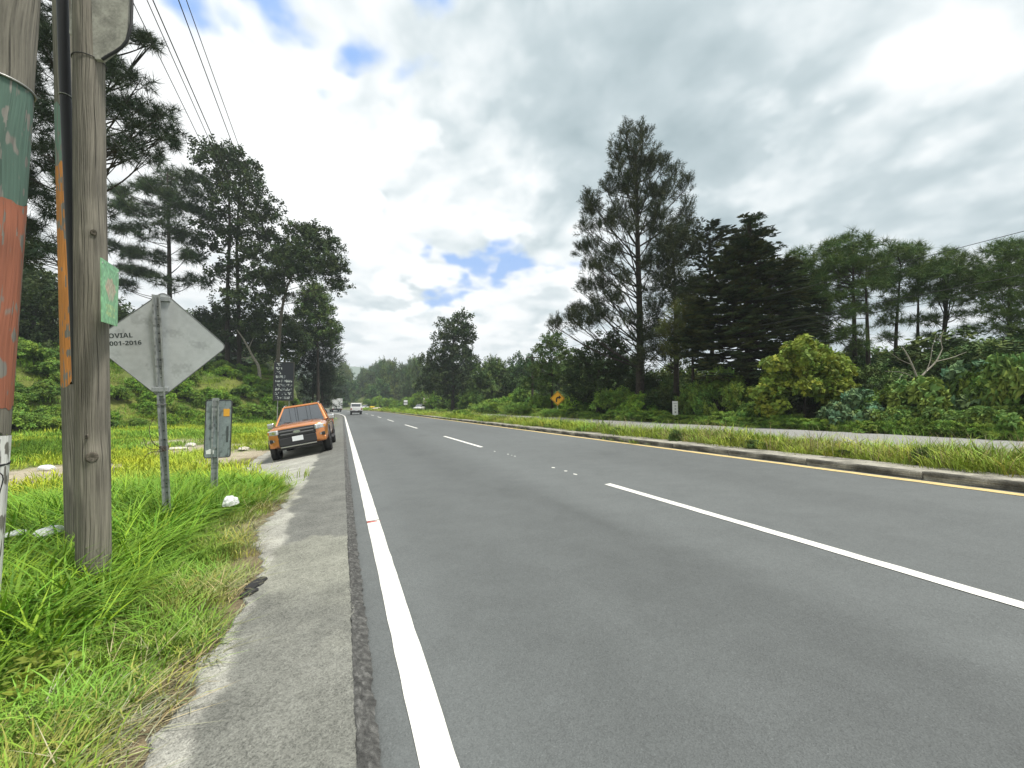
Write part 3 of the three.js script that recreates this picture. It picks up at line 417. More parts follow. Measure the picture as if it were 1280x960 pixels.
{ const blobs = []; [[278, 4], [285, 8], [292, 15], [300, 16], [308, 22], [317, 26], [326, 38], [335, 44], [344, 54], [354, 60], [364, 68], [375, 72], [386, 78], [397, 80], [408, 82], [419, 80], [431, 80], [443, 76], [456, 70], [470, 60]].forEach(([y, w], i) => { const r = rngOf(300 + i); const n = Math.max(1, Math.round(w / 7)); for (let j = 0; j < n; j++) { const f = n === 1 ? 0 : (j / (n - 1) * 2 - 1); blobs.push([937 + f * (w - 5) * (.82 + r() * .3) + (i > 8 ? 3 : 0), y + Math.abs(f) * 2 + (r() - .5) * 7, Math.min(11, w * .7 + 2), 4]); } });
  tree({ name: 'cedar_tree', label: 'broad almost black cedar with flat tiers of branches', D: 24, trunk: [[936, 535], [936, 420], [937, 276]], r: .3, sprig: 'fan', leaf: LM.cedar, size: .58, dens: 1.0, rise: -.05, bark: BK.dark, fill: { per: 9, sub: .9, flatten: .4, flat: true }, blobs, vary: .45 }); }
const eucFill = { per: 30, sub: .95, flatten: .55, up: .5 };
tree({ name: 'pine_tree', label: 'rounded green pine standing next to the black cedar', D: 25, trunk: [[1070, 520], [1068, 420], [1066, 320]], more: [[[1086, 520], [1085, 440], [1082, 350]]], r: .17, sprig: 'pine', leaf: LM.euc, size: .44, dens: .85, fill: eucFill,
  blobs: [[1040, 308, 16, 7], [1062, 304, 21, 7], [1082, 310, 16, 8], [1030, 322, 18, 7], [1056, 320, 29, 10], [1084, 326, 21, 10], [1040, 338, 26, 8], [1070, 340, 29, 10], [1096, 342, 13, 8], [1000, 320, 13, 7], [992, 334, 16, 8], [1014, 338, 16, 8], [1046, 354, 29, 8], [1078, 358, 23, 8], [1005, 354, 21, 10], [1028, 366, 21, 8], [1056, 372, 26, 8], [1010, 376, 21, 10], [1040, 392, 29, 10], [1075, 384, 18, 7], [1020, 408, 26, 11], [1050, 420, 26, 11], [1075, 430, 18, 12], [1000, 400, 21, 12]] });
tree({ name: 'pine_tree', label: 'slim pine with two bare trunks left of the bleached bare branches', D: 26, trunk: [[1120, 520], [1120, 420], [1126, 330]], more: [[[1147, 520], [1147, 430], [1148, 360]]], r: .13, sprig: 'pine', leaf: LM.euc, size: .44, dens: .85, fill: eucFill,
  blobs: [[1122, 310, 12, 6], [1138, 310, 12, 6], [1130, 320, 21, 7], [1112, 328, 10, 6], [1146, 326, 10, 6], [1124, 338, 23, 7], [1150, 340, 16, 7], [1108, 346, 13, 6], [1134, 352, 26, 7], [1112, 362, 18, 6], [1146, 366, 16, 6], [1128, 374, 18, 5], [1105, 385, 16, 6], [1110, 402, 13, 6], [1110, 424, 9, 4], [1148, 402, 9, 4], [1158, 424, 8, 4], [1136, 440, 8, 4]] });
tree({ name: 'pine_tree', label: 'forked pine rising behind the bleached bare branches', D: 25, trunk: [[1176, 520], [1178, 440], [1186, 330]], more: [[[1168, 520], [1176, 450], [1184, 400]]], r: .15, sprig: 'pine', leaf: LM.euc, size: .44, dens: .85, fill: eucFill,
  blobs: [[1184, 319, 12, 5], [1196, 318, 10, 5], [1190, 330, 21, 7], [1174, 336, 10, 6], [1208, 334, 13, 6], [1182, 346, 21, 7], [1204, 348, 18, 7], [1224, 342, 16, 7], [1168, 360, 13, 6], [1194, 362, 26, 7], [1222, 358, 18, 7], [1210, 372, 16, 6], [1180, 376, 13, 5], [1234, 352, 10, 7], [1202, 394, 10, 4], [1212, 412, 8, 4], [1168, 400, 8, 4], [1196, 430, 8, 4]] });
tree({ name: 'pine_tree', label: 'dark pine at the end of the pine row over the broad-leaved thicket', D: 22, trunk: [[1262, 520], [1262, 420], [1262, 310]], r: .16, sprig: 'pine', leaf: LM.euc, size: .42, dens: .85, fill: eucFill,
  blobs: [[1252, 310, 13, 6], [1270, 308, 16, 6], [1244, 322, 12, 6], [1264, 322, 18, 7], [1282, 322, 16, 8], [1250, 338, 18, 7], [1276, 342, 18, 7], [1240, 352, 10, 6], [1262, 356, 21, 7], [1290, 356, 18, 10], [1248, 372, 18, 7], [1276, 376, 18, 8], [1236, 388, 16, 6], [1262, 396, 18, 7], [1284, 402, 16, 10], [1250, 414, 16, 6], [1238, 436, 13, 7], [1225, 440, 12, 7], [1270, 424, 16, 8], [1215, 455, 16, 10]] });
{ // bare bleached branches
  const D = 16.5, base = P(1148, 520, D); base.y = ghW(base.x, base.z) - .1; const t = thing('bare_tree', 'bleached leafless branches sticking out of the broad-leaved thicket', 'tree', base), L = (x, y, d = D) => P(x, y, d).sub(base);
  part('trunk', tube([V3(0, 0, 0), L(1147, 500), L(1147, 474)], [.06, .05, .04], 8), BK.pale, t);
  for (const [pts, r] of [[[[1147, 474], [1140, 456], [1132, 440], [1128, 434]], .035], [[[1147, 476], [1158, 464], [1170, 452], [1178, 436]], .04], [[[1170, 452], [1190, 447], [1208, 440]], .018], [[[1140, 456], [1126, 450], [1112, 440]], .014], [[[1147, 476], [1130, 466], [1106, 464]], .014], [[[1158, 464], [1163, 450], [1165, 436], [1170, 420]], .014], [[[1122, 486], [1124, 474], [1130, 466]], .014], [[[1178, 436], [1176, 424], [1180, 412]], .014]])
    part('limb', tube(pts.map(([x, y], i) => L(x, y, D + (i - 1) * .12)), [r, r * .8, r * .4], 6), BK.pale, t);
}
tree({ name: 'broadleaf_tree', label: 'dark round tree standing alone where the far carriageway narrows', D: 72, trunk: [[566, 515], [566, 460], [568, 410]], r: .3, sprig: 'broad', leaf: LM.broadDark, size: .95, dens: .9, fill: { per: 14, sub: 1.2 },
  blobs: [[576, 398, 8, 5], [560, 406, 9, 6], [582, 410, 10, 7], [568, 420, 16, 8], [552, 424, 8, 7], [588, 428, 9, 8], [560, 438, 18, 9], [580, 444, 16, 9], [546, 448, 12, 9], [566, 460, 20, 9], [590, 460, 8, 9], [540, 466, 10, 9], [556, 476, 18, 9], [580, 478, 16, 9], [562, 492, 16, 8], [530, 480, 8, 8]] });
tree({ name: 'broadleaf_tree', label: 'pale green tree pair in front of the distant blue hill', D: 66, trunk: [[615, 515], [615, 490], [616, 465]], r: .2, sprig: 'broad', leaf: LM.broad, size: .9, fill: { per: 14, sub: 1.2 },
  blobs: [[618, 457, 9, 6], [606, 466, 9, 7], [626, 466, 7, 7], [614, 476, 16, 8], [598, 482, 10, 8], [630, 484, 9, 8], [612, 492, 18, 8]] });
tree({ name: 'broadleaf_tree', label: 'thin open tree beside the distant utility pole', D: 41, trunk: [[690, 520], [690, 470], [688, 430]], r: .13, sprig: 'broad', leaf: LM.broad, size: .55, dens: .8, fill: { per: 12, sub: 1.1 },
  blobs: [[690, 420, 7, 4], [682, 430, 8, 4], [700, 430, 8, 4], [692, 440, 14, 5], [674, 442, 6, 4], [712, 440, 6, 4], [684, 452, 14, 5], [706, 450, 10, 5], [672, 462, 8, 6], [694, 464, 16, 6], [682, 478, 16, 7], [712, 466, 10, 8], [664, 480, 10, 8], [724, 450, 7, 5]] });
tree({ name: 'broadleaf_tree', label: 'dense dark tree under the long left bough of the tallest tree', D: 33, trunk: [[748, 525], [748, 480], [750, 430]], r: .16, sprig: 'broad', leaf: LM.broadDark, size: .5, dens: 1.0, fill: { per: 14, sub: 1.2 },
  blobs: [[764, 424, 10, 6], [744, 438, 12, 7], [772, 438, 14, 8], [726, 450, 10, 7], [754, 452, 18, 8], [782, 456, 14, 9], [734, 468, 16, 9], [764, 472, 18, 9], [718, 478, 14, 9], [744, 486, 18, 9], [776, 490, 16, 9], [792, 476, 12, 12], [720, 496, 14, 8]] });

// ---- shrubs: a few grown forms, each copied to its own place
function shrubProto(seed, sprig, leaf, n, size, o = {}) {
  const rng = rngOf(seed), lumps = 15, items = [], g = new THREE.Group(), stems = [], places = [];
  fill(items, V3(0, 0, 0), V3(.62, .5, .62), Math.round(n / lumps * 1.25), size / .34, rng, { per: 6, sub: .5, flatten: .8, up: .6, ...o });   // one leafy lump, a unit across
  const lump = bake(SG[sprig][seed % 3], items, rng, .35);
  for (let k = 0; k < lumps; k++) {
    const a = k * 2.4 + rng() * .8, el = k < 4 ? .9 + rng() * .6 : Math.pow(rng(), .9) * 1.0, r = .60 + rng() * .22, c = V3(Math.cos(a) * Math.cos(el) * r, .10 + Math.sin(el) * r * .95, Math.sin(a) * Math.cos(el) * r), rr = .27 + rng() * .16;
    places.push({ p: c, q: yq(rng() * 6.28, .9, rng), s: V3(rr * 1.1, rr, rr * 1.1) });
    stems.push(tube([V3((rng() - .5) * .15, -.1, (rng() - .5) * .15), c.clone().multiplyScalar(.55).add(V3(0, .05, 0)), c], [.022, .015, .006], 4, false));
  }
  part('stems', stems, BK.dark, g); instanced('foliage', lump, leaf, places, g, rng, .22); return g;
}
const SP = {
  green: [shrubProto(11, 'broad', LM.shrub, 900, .17), shrubProto(12, 'broad', LM.bright, 900, .16), shrubProto(13, 'broad', LM.weed, 800, .18)],
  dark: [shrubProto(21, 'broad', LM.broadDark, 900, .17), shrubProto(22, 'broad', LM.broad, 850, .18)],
  big: [shrubProto(31, 'big', LM.blue, 420, .20), shrubProto(32, 'big', LM.vine, 460, .17), shrubProto(33, 'big', LM.hedge, 460, .18)],
  vine: [shrubProto(51, 'broad', LM.vine, 1100, .13)],
  low: [shrubProto(61, 'strand', LM.weed, 420, .24, { flatten: .5 }), shrubProto(62, 'broad', LM.weed, 500, .17, { flatten: .5 })],
};
let shrubN = 0;
function shrub(kind, pos, w, h, label, group, i = shrubN) {
  const list = SP[kind], g = list[i % list.length].clone(); g.name = numbered('shrub'); g.position.copy(pos); g.position.y = ghW(pos.x, pos.z) - .05; g.scale.set(w, h, w); g.rotation.y = (shrubN++ * 2.4) % 6.283; tag(g, label, 'shrub', group); scene.add(g); return g;
}
// thicket beyond the far carriageway: column in the photo, distance across, top of the bush
const hedge = (kind, px, S, top, hw, label, group, v) => { const D = S / ((px - 640) / F * Math.cos(YAW) + Math.sin(YAW)), p = P(px, 500, D), gy = ghW(p.x, p.z), ty = P(px, top, D).y; return shrub(kind, p, hw * D / F * 1.05, Math.max(.5, (ty - gy) / 1.05), label, group, v); };
tree({ name: 'leafy_bush', cat: 'shrub', label: 'largest yellow-green rounded bush with big drooping leaves beside the far carriageway', D: 18.4, trunk: [[1006, 545], [1006, 500], [1006, 450]], r: .07, sprig: 'big', leaf: LM.lime, size: .29, dens: 1.15, fill: { per: 7, sub: 1.0, flatten: .9, up: .5 }, vary: .4,
  blobs: [[1004, 430, 10, 5], [988, 440, 14, 6], [1022, 438, 14, 6], [1006, 446, 22, 7], [972, 456, 14, 8], [1040, 452, 14, 7], [990, 462, 22, 8], [1022, 464, 24, 8], [1056, 466, 10, 8], [962, 474, 14, 8], [984, 482, 22, 8], [1014, 482, 24, 8], [1044, 482, 18, 8], [954, 490, 12, 9], [972, 500, 14, 8], [1046, 500, 16, 8], [960, 510, 12, 8], [1060, 492, 10, 9]] });
hedge('big', 1066, 18.2, 486, 34, 'blue-green large-leaved shrub at the foot of the yellow-green bush', undefined, 0);
hedge('vine', 904, 19, 458, 36, 'bright vine-covered shrub to the left of the yellow-green bush');
hedge('vine', 868, 19.2, 478, 26, 'small round vine-covered shrub next to the white marker post');
[[1110, 19.4, 468, 40, 1], [1160, 19, 462, 44, 2], [1206, 19.5, 452, 44, 0], [1250, 19.2, 436, 46, 1], [1292, 19, 424, 50, 2], [1130, 18.1, 500, 30, 2], [1180, 18, 496, 34, 1], [1226, 17.9, 500, 36, 2], [1270, 17.9, 494, 38, 1], [1092, 18.1, 506, 26, 2]].forEach(([x, s, t, w, v]) => hedge('big', x, s, t, w, 'broad-leaved green shrub in the thicket under the pine row', 'broad-leaved thicket shrubs', v));
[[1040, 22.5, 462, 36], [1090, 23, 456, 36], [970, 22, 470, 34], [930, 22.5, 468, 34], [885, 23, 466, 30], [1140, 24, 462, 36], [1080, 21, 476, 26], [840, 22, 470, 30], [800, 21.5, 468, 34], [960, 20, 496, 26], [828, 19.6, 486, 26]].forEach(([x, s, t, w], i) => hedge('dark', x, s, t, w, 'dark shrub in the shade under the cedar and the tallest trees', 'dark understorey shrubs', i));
[[940, 18.4, 502, 24], [800, 18.6, 492, 26], [770, 19, 484, 28], [740, 19.4, 486, 28], [712, 19, 494, 22], [682, 19.4, 492, 24], [656, 19.6, 484, 24], [640, 20.5, 492, 22], [620, 19.5, 498, 22], [600, 20, 494, 20], [582, 20.5, 496, 16], [650, 18.6, 502, 20], [728, 18.2, 506, 20], [780, 18.1, 508, 24], [820, 18, 512, 20], [985, 17.9, 518, 24], [1030, 17.8, 522, 26], [912, 18, 514, 24], [880, 18, 516, 20]].forEach(([x, s, t, w], i) => hedge('green', x, s, t, w, 'leafy green shrub along the edge of the far carriageway', 'shrubs along the far carriageway', i));
{ const r = rngOf(77); for (let i = 0; i < 30; i++) { const px = 600 + i * 23 + r() * 14, S = 17.35 + r() * .35; hedge('low', px, S, 536 + (px - 900) * .035 - 14 - r() * 12, 16 + r() * 12, 'low weedy plant at the foot of the thicket', 'low weeds at the foot of the thicket', i); } }
{ const r = rngOf(78); for (let i = 0; i < 16; i++) { const t = 62 + i * 6 + r() * 3, s = 18.5 + r() * 3; shrub('green', W(s, t), 1.8 + r() * 1.4, 2 + r() * 2, 'leafy green shrub along the edge of the far carriageway', 'shrubs along the far carriageway', i); } }
// shrubs on the left bank
{ const r = rngOf(79); let n = 0; for (let i = 0; i < 900 && n < 95; i++) { const s = -5.5 - r() * 36, t = 24 + r() * 44, q = (t - (37.5 + (s + 20) * 1.11)) / 1.49; if (q < .3 || q > 15 || (q > 9 && r() < .5)) continue; const p = W(s, t), v = p.clone().sub(camPos), D = v.dot(fwd), x = v.dot(rgt) / D * F + 640; if (x < -60) continue; n++; const k = .55 + r() * .75 + q * .03; shrub(q > 10 && r() < .5 ? 'dark' : 'green', p, k * 1.25, k * (.9 + r() * .5), 'leafy green shrub growing on the bank behind the field', 'shrubs on the green bank', i); } }
{ const r = rngOf(80); for (let i = 0; i < 12; i++) { const t = 50 + i * 5, s = -3.2 - r() * 2.2; shrub(i % 3 ? 'green' : 'dark', W(s, t), 1 + r() * .6, 1.2 + r() * 1, 'roadside shrub under the trees beyond the parked pickup', 'shrubs along the road edge past the pickup', i); } }
// weeds growing in the median, farther off
{ const r = rngOf(81); for (let i = 0; i < 22; i++) { const t = 26 + i * 4.2 + r() * 3, s = 7.9 + r() * 1.5; shrub('low', W(s, t), .35 + r() * .4, .35 + r() * (t > 60 ? .9 : .4), 'weedy tuft sprouting from the grassy median', 'weeds on the median', i); } }

{ const r = rngOf(82); for (let i = 0; i < 24; i++) { const t = -.5 + i * 1.15 + r() * .8, s = 7.84 + r() * .35; shrub('dark', W(s, t), .16 + r() * .16, .16 + r() * .22, 'dark weed clump rooted along the back of the median kerb', 'dark weeds along the kerb', i); } }
// ---- wooded hill far off: one mass of crowns
function crownGeo(seed, n, size) { const rng = rngOf(seed), items = []; for (let k = 0; k < 9; k++) { const a = k * 2.4, y = -.75 + k / 8 * 1.55, r = Math.sqrt(Math.max(.05, 1 - y * y)) * .6; fill(items, V3(Math.cos(a) * r, y, Math.sin(a) * r), V3(.42, .30, .42), Math.round(n / 9), size, rng, { per: 7, sub: .7, up: .5 }); } return bake(SG.broad[seed % 3], items, rng, .4); }
{ const rng = rngOf(91), places = []; for (let k = 0; k < 230; k++) { const t = 122 + Math.pow(rng(), .8) * 155, s = -70 + rng() * 190 - (t > 200 ? 20 : 0), x = s + xoff(Math.min(t, 220)); if (Math.abs(s - 9) < 14 && t < 185) continue; const h = 7 + rng() * 9, w = 2.8 + rng() * 2.4, y0 = gh(s, Math.min(t, 300)); places.push({ p: V3(x, y0 + h * .5, -t), q: yq(rng() * 6.28, .2, rng), s: V3(w, h * .52, w) }); }
  const f = instanced('distant_woodland', crownGeo(1, 420, .30), LM.broad, places, scene, rng, .3); tag(f, 'distant wooded hillside where the road disappears', 'woodland', undefined, 'stuff'); }
{ const rng = rngOf(92), places = []; for (let k = 0; k < 70; k++) { const t = 56 + rng() * 60, s = 24 + rng() * 30, h = 4 + rng() * 4, w = 2.4 + rng() * 2; places.push({ p: W(s, t, h * .4), q: yq(rng() * 6.28, .2, rng), s: V3(w, h * .55, w) }); }
  for (let k = 0; k < 60; k++) { const s = 27 + rng() * 18, t = -8 + rng() * 60, h = 2 + rng() * 2.2, w = 1.6 + rng() * 1.6; places.push({ p: W(s, t, h * .4), q: yq(rng() * 6.28, .2, rng), s: V3(w, h * .55, w) }); }
  const f = instanced('wood_understorey', crownGeo(2, 520, .26), LM.broad, places, scene, rng, .3); tag(f, 'dense undergrowth of the woods behind the roadside trees', 'woodland', undefined, 'stuff'); }
// distant blue ridge
{ const xs = range(-1400, 2200, 60), g = gridGeo(xs, range(0, 1, .125), (x, v) => V3(x, -5 + Math.sin(v * Math.PI / 2) * (95 + 60 * fbm(x * .0016, 2, 2, 4) + 16 * fbm(x * .02, v * 6, 5, 3)), -1350 - v * 260 - x * .25), (x, v) => { const n = fbm(x * .02, v * 12, 3, 4); return [.05 + n * .05, .085 + n * .07, .035 + n * .03]; }); structure(part('hills', g, new THREE.MeshStandardMaterial({ vertexColors: true, roughness: 1 }), scene)); }

// ---- grass
function patchGeo(k, R, n, h, spread, w, lean, rng, seg) { const l = []; for (let i = 0; i < k; i++) { const a = i * 2.4, r = Math.sqrt((i + .5) / k) * R, z = .7 + rng() * .6; l.push(tuftGeo(n, h, spread, w, lean, rng, seg).scale(z, z, z).translate(Math.cos(a) * r, 0, Math.sin(a) * r)); } return mergeGeometries(l); }
function tuftGeo(n, h, spread, w, lean, rng, seg = 3) {
  const a = []; for (let i = 0; i < n; i++) { const an = rng() * 6.283, r = Math.sqrt(rng()) * spread, b = V3(Math.cos(an) * r, 0, Math.sin(an) * r), ta = an + (rng() - .5) * 2, hh = h * (.55 + rng() * .6), ln = lean * (.3 + rng()), sd = V3(-Math.sin(ta + 1.2 * (rng() - .5)), 0, Math.cos(ta)).multiplyScalar(w * (.7 + rng() * .6) / 2);
    const pt = u => V3(b.x + Math.cos(ta) * ln * hh * u * u, hh * (u - .32 * ln * u * u), b.z + Math.sin(ta) * ln * hh * u * u), wd = u => (1 - u * u * .9) * (u < .1 ? .7 : 1);
    for (let k = 0; k < seg; k++) { const u0 = k / seg, u1 = (k + 1) / seg, p0 = pt(u0), p1 = pt(u1), s0 = sd.clone().multiplyScalar(wd(u0)), s1 = sd.clone().multiplyScalar(wd(u1)); if (k < seg - 1) push(a, p0.clone().sub(s0), p0.clone().add(s0), p1.clone().add(s1), p0.clone().sub(s0), p1.clone().add(s1), p1.clone().sub(s1)); else push(a, p0.clone().sub(s0), p0.clone().add(s0), p1); } }
  return triGeo(a);
}
const gl = (r, g, b) => new THREE.MeshPhysicalMaterial({ color: C(r, g, b), roughness: .8, specularIntensity: .3, side: THREE.DoubleSide });
const GM = { tall: leafMat(.17, .32, .028, .35, .6), short: gl(.19, .31, .04), dry: gl(.36, .32, .19), field: gl(.32, .40, .048), median: gl(.25, .32, .045), seed: gl(.30, .25, .13) };
const inView = (p, m = 40) => { const v = p.clone().sub(camPos), D = v.dot(fwd); if (D < .3) return false; const x = v.dot(rgt) / D * F + 640, y = 480 - v.dot(upv) / D * F; return x > -m - 60 / D && x < 1280 + m + 60 / D && y < 960 + m + 120 / D; };
function grass(name, geo, m, label, gen, seed, vary = .3) { const rng = rngOf(seed), items = []; gen(rng, items); const o = instanced(name, geo, m, items, scene, rng, vary); tag(o, label, 'grass', undefined, 'stuff'); return o; }
const bare = (s, t) => dirtPatch.some(([a, b, r]) => Math.hypot(s - a, (t - b) * .8) / r + (fbm(s * 2.5, t * 2.5, 12, 3) - .5) * .9 < .85);
const tallness = (s, t) => { const d = edgeL(t) - s; return smooth(d + (fbm(s * .9, t * .9, 41, 3) - .5) * 1.5, .35, 1.25) * (1 - smooth(t + (fbm(s * .5, t * .5, 42, 2) - .5) * 3, 8.5, 10.5)) * lerp(.0, 1, smooth(t + (fbm(s * .8, t * .8, 45, 2) - .5) * 1.4, 2.6, 4.0)); };
grass('tall_grass', patchGeo(3, .15, 12, .38, .11, .016, 1.25, rngOf(1), 4), GM.tall, 'long bright green grass growing round the poles and sign posts', (r, it) => { for (let i = 0; i < 26000 && it.length < 2200; i++) { const t = .4 + r() * 10.5, s = -1 - r() * 11, k = tallness(s, t); if (r() > k || k < .25) continue; const p = W(s, t, -.01); if (!inView(p)) continue; const z = .55 + r() * .6; it.push({ p, q: yq(r() * 6.28, .5, r), s: V3(z, z * (.45 + k * .6), z), c: r() < .3 ? [1.4, 1.15, .9] : undefined }); } }, 201);
grass('tall_grass', tuftGeo(7, .62, .08, .016, 1.5, rngOf(4), 5), GM.tall, 'arching pale grass blades standing above the long verge grass', (r, it) => { for (let i = 0; i < 9000 && it.length < 900; i++) { const t = 1 + r() * 9, s = -1.4 - r() * 8, k = tallness(s, t); if (r() > k || k < .5) continue; const p = W(s, t, -.01); if (!inView(p)) continue; const z = .6 + r() * .55; it.push({ p, q: yq(r() * 6.28, .3, r), s: z, c: [1.35, 1.3, 1.3] }); } }, 202);
grass('short_grass', patchGeo(6, .2, 18, .105, .10, .006, 1.1, rngOf(2), 3), GM.short, 'short green grass on the verge beside the paved shoulder', (r, it) => { for (let i = 0; i < 60000 && it.length < 4200; i++) { const t = .2 + Math.pow(r(), 1.7) * 14, s = -.6 - r() * (3 + t * .6), d = edgeL(t) - s; if (d < .20 || r() > smooth(d + (fbm(s * 3, t * 3, 43, 2) - .5) * .6, .10, .45) || bare(s, t)) continue; const p = W(s, t, -.005); if (!inView(p)) continue; const z = .6 + r() * .8, dry = smooth(.9 - d + (fbm(s * 2, t * 2, 47, 2) - .5), .2, .8); it.push({ p, q: yq(r() * 6.28, .5, r), s: z, c: r() < dry * .85 ? [1.35, .92, 1.9] : [.9, .95, 1] }); } }, 203);
grass('dry_grass', patchGeo(3, .16, 13, .10, .10, .006, 2.2, rngOf(3), 3), GM.dry, 'dry straw lying along the grass edge of the shoulder', (r, it) => { for (let i = 0; i < 30000 && it.length < 800; i++) { const t = .2 + r() * 9.5, d = .13 + Math.pow(r(), 1.6) * 1.1, s = edgeL(t) - d; if (r() > 1 - smooth(d, .15, 1.0) || fbm(s * 2.2, t * 2.2, 46, 2) < .42) continue; const p = W(s, t, -.012); if (!inView(p)) continue; const z = .35 + r() * .7; it.push({ p, q: yq(r() * 6.28, .7, r), s: V3(z, z * .45, z), c: r() < .4 ? [.7, .85, .7] : undefined }); } }, 204);
grass('field_grass', patchGeo(7, .6, 15, .18, .22, .016, .8, rngOf(6), 2), GM.field, 'yellow-green grass of the open field below the bank', (r, it) => { for (let i = 0; i < 90000 && it.length < 2100; i++) { const t = 9 + r() * 46, s = -1.2 - r() * 34; const d = edgeL(t) - s; if (d < .12 || bare(s, t) || r() < smooth(t, 40, 60) * .3) continue; const q = (t - (37.5 + (s + 20) * 1.11)) / 1.49; if (q > 3) continue; const p = W(s, t, -.01); if (!inView(p)) continue; const z = .6 + r() * .9, n = fbm(s * .25, t * .25, 51, 3); it.push({ p, q: yq(r() * 6.28, .4, r), s: z * (1 + t * .008), c: n > .55 ? [1.12, 1.08, .8] : n < .42 ? [.6, .85, .9] : [1, 1, 1] }); } }, 205);
grass('bank_grass', patchGeo(6, .7, 18, .42, .3, .028, .9, rngOf(7), 2), GM.short, 'rough green growth covering the bank between its shrubs', (r, it) => { for (let i = 0; i < 40000 && it.length < 900; i++) { const t = 24 + r() * 50, s = -4 - r() * 42; const q = (t - (37.5 + (s + 20) * 1.11)) / 1.49; if (q < -.5 || q > 24) continue; const p = W(s, t, -.02); if (!inView(p)) continue; it.push({ p, q: yq(r() * 6.28, .4, r), s: .7 + r() * .9, c: r() < .4 ? [.85, .92, 1] : [1.15, 1.05, 1] }); } }, 206);
grass('median_grass', patchGeo(7, .26, 17, .19, .12, .008, .9, rngOf(8), 2), GM.median, 'yellow-green grass filling the median behind its kerb', (r, it) => { for (let i = 0; i < 60000 && it.length < 3300; i++) { const t = -2 + Math.pow(r(), 2.1) * 112, s = 7.92 + r() * 1.7; const n = fbm(s * 1.2, t * .8, 61, 3); if (n < .22) continue; const p = W(s, t, -.02); if (!inView(p)) continue; const z = (.55 + r() * .8) * (1 + Math.min(t, 80) * .012) * lerp(.85, 1.4, clamp((n - .3) * 3, 0, 1)); it.push({ p, q: yq(r() * 6.28, .4, r), s: z, c: n > .6 ? [.7, .85, .9] : r() < .12 ? [1.4, 1.1, 1.3] : [1, 1, 1] }); } }, 207);
grass('seeding_grass', tuftGeo(6, .5, .06, .006, .5, rngOf(10), 3), GM.seed, 'thin brown seeding stalks standing in the median grass', (r, it) => { for (let i = 0; i < 2600; i++) { const t = -2 + Math.pow(r(), 1.4) * 60, s = 7.7 + r() * 1.9; if (fbm(s, t * .5, 64, 2) < .48) continue; const p = W(s, t, -.02); if (!inView(p)) continue; it.push({ p, q: yq(r() * 6.28, .4, r), s: .6 + r() * .7 }); } }, 208);
grass('verge_weeds', patchGeo(5, .35, 16, .28, .2, .018, 1, rngOf(12), 2), GM.short, 'rough grass between the far carriageway and the thicket', (r, it) => { for (let i = 0; i < 1400; i++) { const t = -2 + Math.pow(r(), 1.3) * 95, s = 17.08 + r() * 2.4; const p = W(s, t, -.02); if (!inView(p)) continue; it.push({ p, q: yq(r() * 6.28, .4, r), s: (.5 + r() * .8), c: r() < .4 ? [.6, .7, .9] : [.95, .95, 1] }); } }, 209);
grass('kerb_weeds', tuftGeo(14, .14, .10, .012, 1.2, rngOf(13), 2), GM.median, 'small weeds rooted in the gutter and joints of the kerb', (r, it) => { for (let i = 0; i < 700; i++) { const t = -1 + Math.pow(r(), 1.4) * 60, s = r() < .3 ? 7.22 + r() * .04 : 7.74 + r() * .16; if (fbm(t * .9, s, 66, 2) < .52) continue; const p = W(s, t, s < 7.4 ? 0 : .08); if (!inView(p)) continue; it.push({ p, q: yq(r() * 6.28, .5, r), s: .5 + r() * .9, c: [.7, .75, .9] }); } }, 210);
{ // small broad-leaved weeds among the verge grass
  const rng = rngOf(211), spots = [[45, 865], [25, 790], [15, 640], [10, 700], [100, 690], [280, 640], [60, 760], [40, 880]]; const items = []; for (const [x, y] of spots) { const g0 = ground(x, y); for (let i = 0; i < 7; i++) { const p = g0.clone().add(V3((rng() - .5) * .3, 0, (rng() - .5) * .3)); p.y = ghW(p.x, p.z) + rng() * .08; items.push({ p, q: yq(rng() * 6.28, .6, rng), s: .10 + rng() * .07 }); } }
  const o = foliage('clover_weed', SG.broad[1], LM.lime, items, scene, rng, .25); tag(o, 'small bright round-leaved weeds in the verge grass', 'weeds', undefined, 'stuff'); }
// ---------------------------------------------------------------- poles, signs, wires
const woodM = (r, g, b) => new THREE.MeshStandardMaterial({ color: C(r, g, b), map: rep(woodCol, 1, .5), bumpMap: rep(woodBump, 1, .5), bumpScale: .016, roughness: .95 });
const wood = woodM(.285, .27, .235), woodGrey = woodM(.255, .245, .215), galv = new THREE.MeshStandardMaterial({ color: C(.46, .49, .49), map: rep(galvTex, 1, 2), roughness: .55, metalness: .35 });
let flake = 0;   // old paint, flaked off in places down to the grey wood
const paintM = (r, g, b) => { const k = flake++ * 3; return new THREE.MeshStandardMaterial({ map: rep(dataTex(256, 512, (u, v) => { const [g1, g2, cr, st] = woodGrain(u, v), n = tile2(u, v, 14, 20, 91 + k) * .55 + tile2(u, v, 50, 24, 92 + k) * .45, off = smooth(n + (cr > .8 ? .18 : 0), .66, .74), t = .85 + (g1 - .5) * .22 + (st - .5) * .30, w = (.62 + (g2 - .5) * .4) * .27; return [lerp(r * t, w * 1.05, off), lerp(g * t, w, off), lerp(b * t, w * .88, off)].map(x => Math.pow(Math.max(0, x), 1 / 2.2)); }, true), 1, .5), bumpMap: rep(woodBump, 1, .5), bumpScale: .010, roughness: .85 }); };
const black = mat(.018, .018, .02, { roughness: .6 }), wire = mat(.035, .035, .035, { roughness: .7 }), steel = mat(.35, .35, .34, { metalness: .7, roughness: .45 });
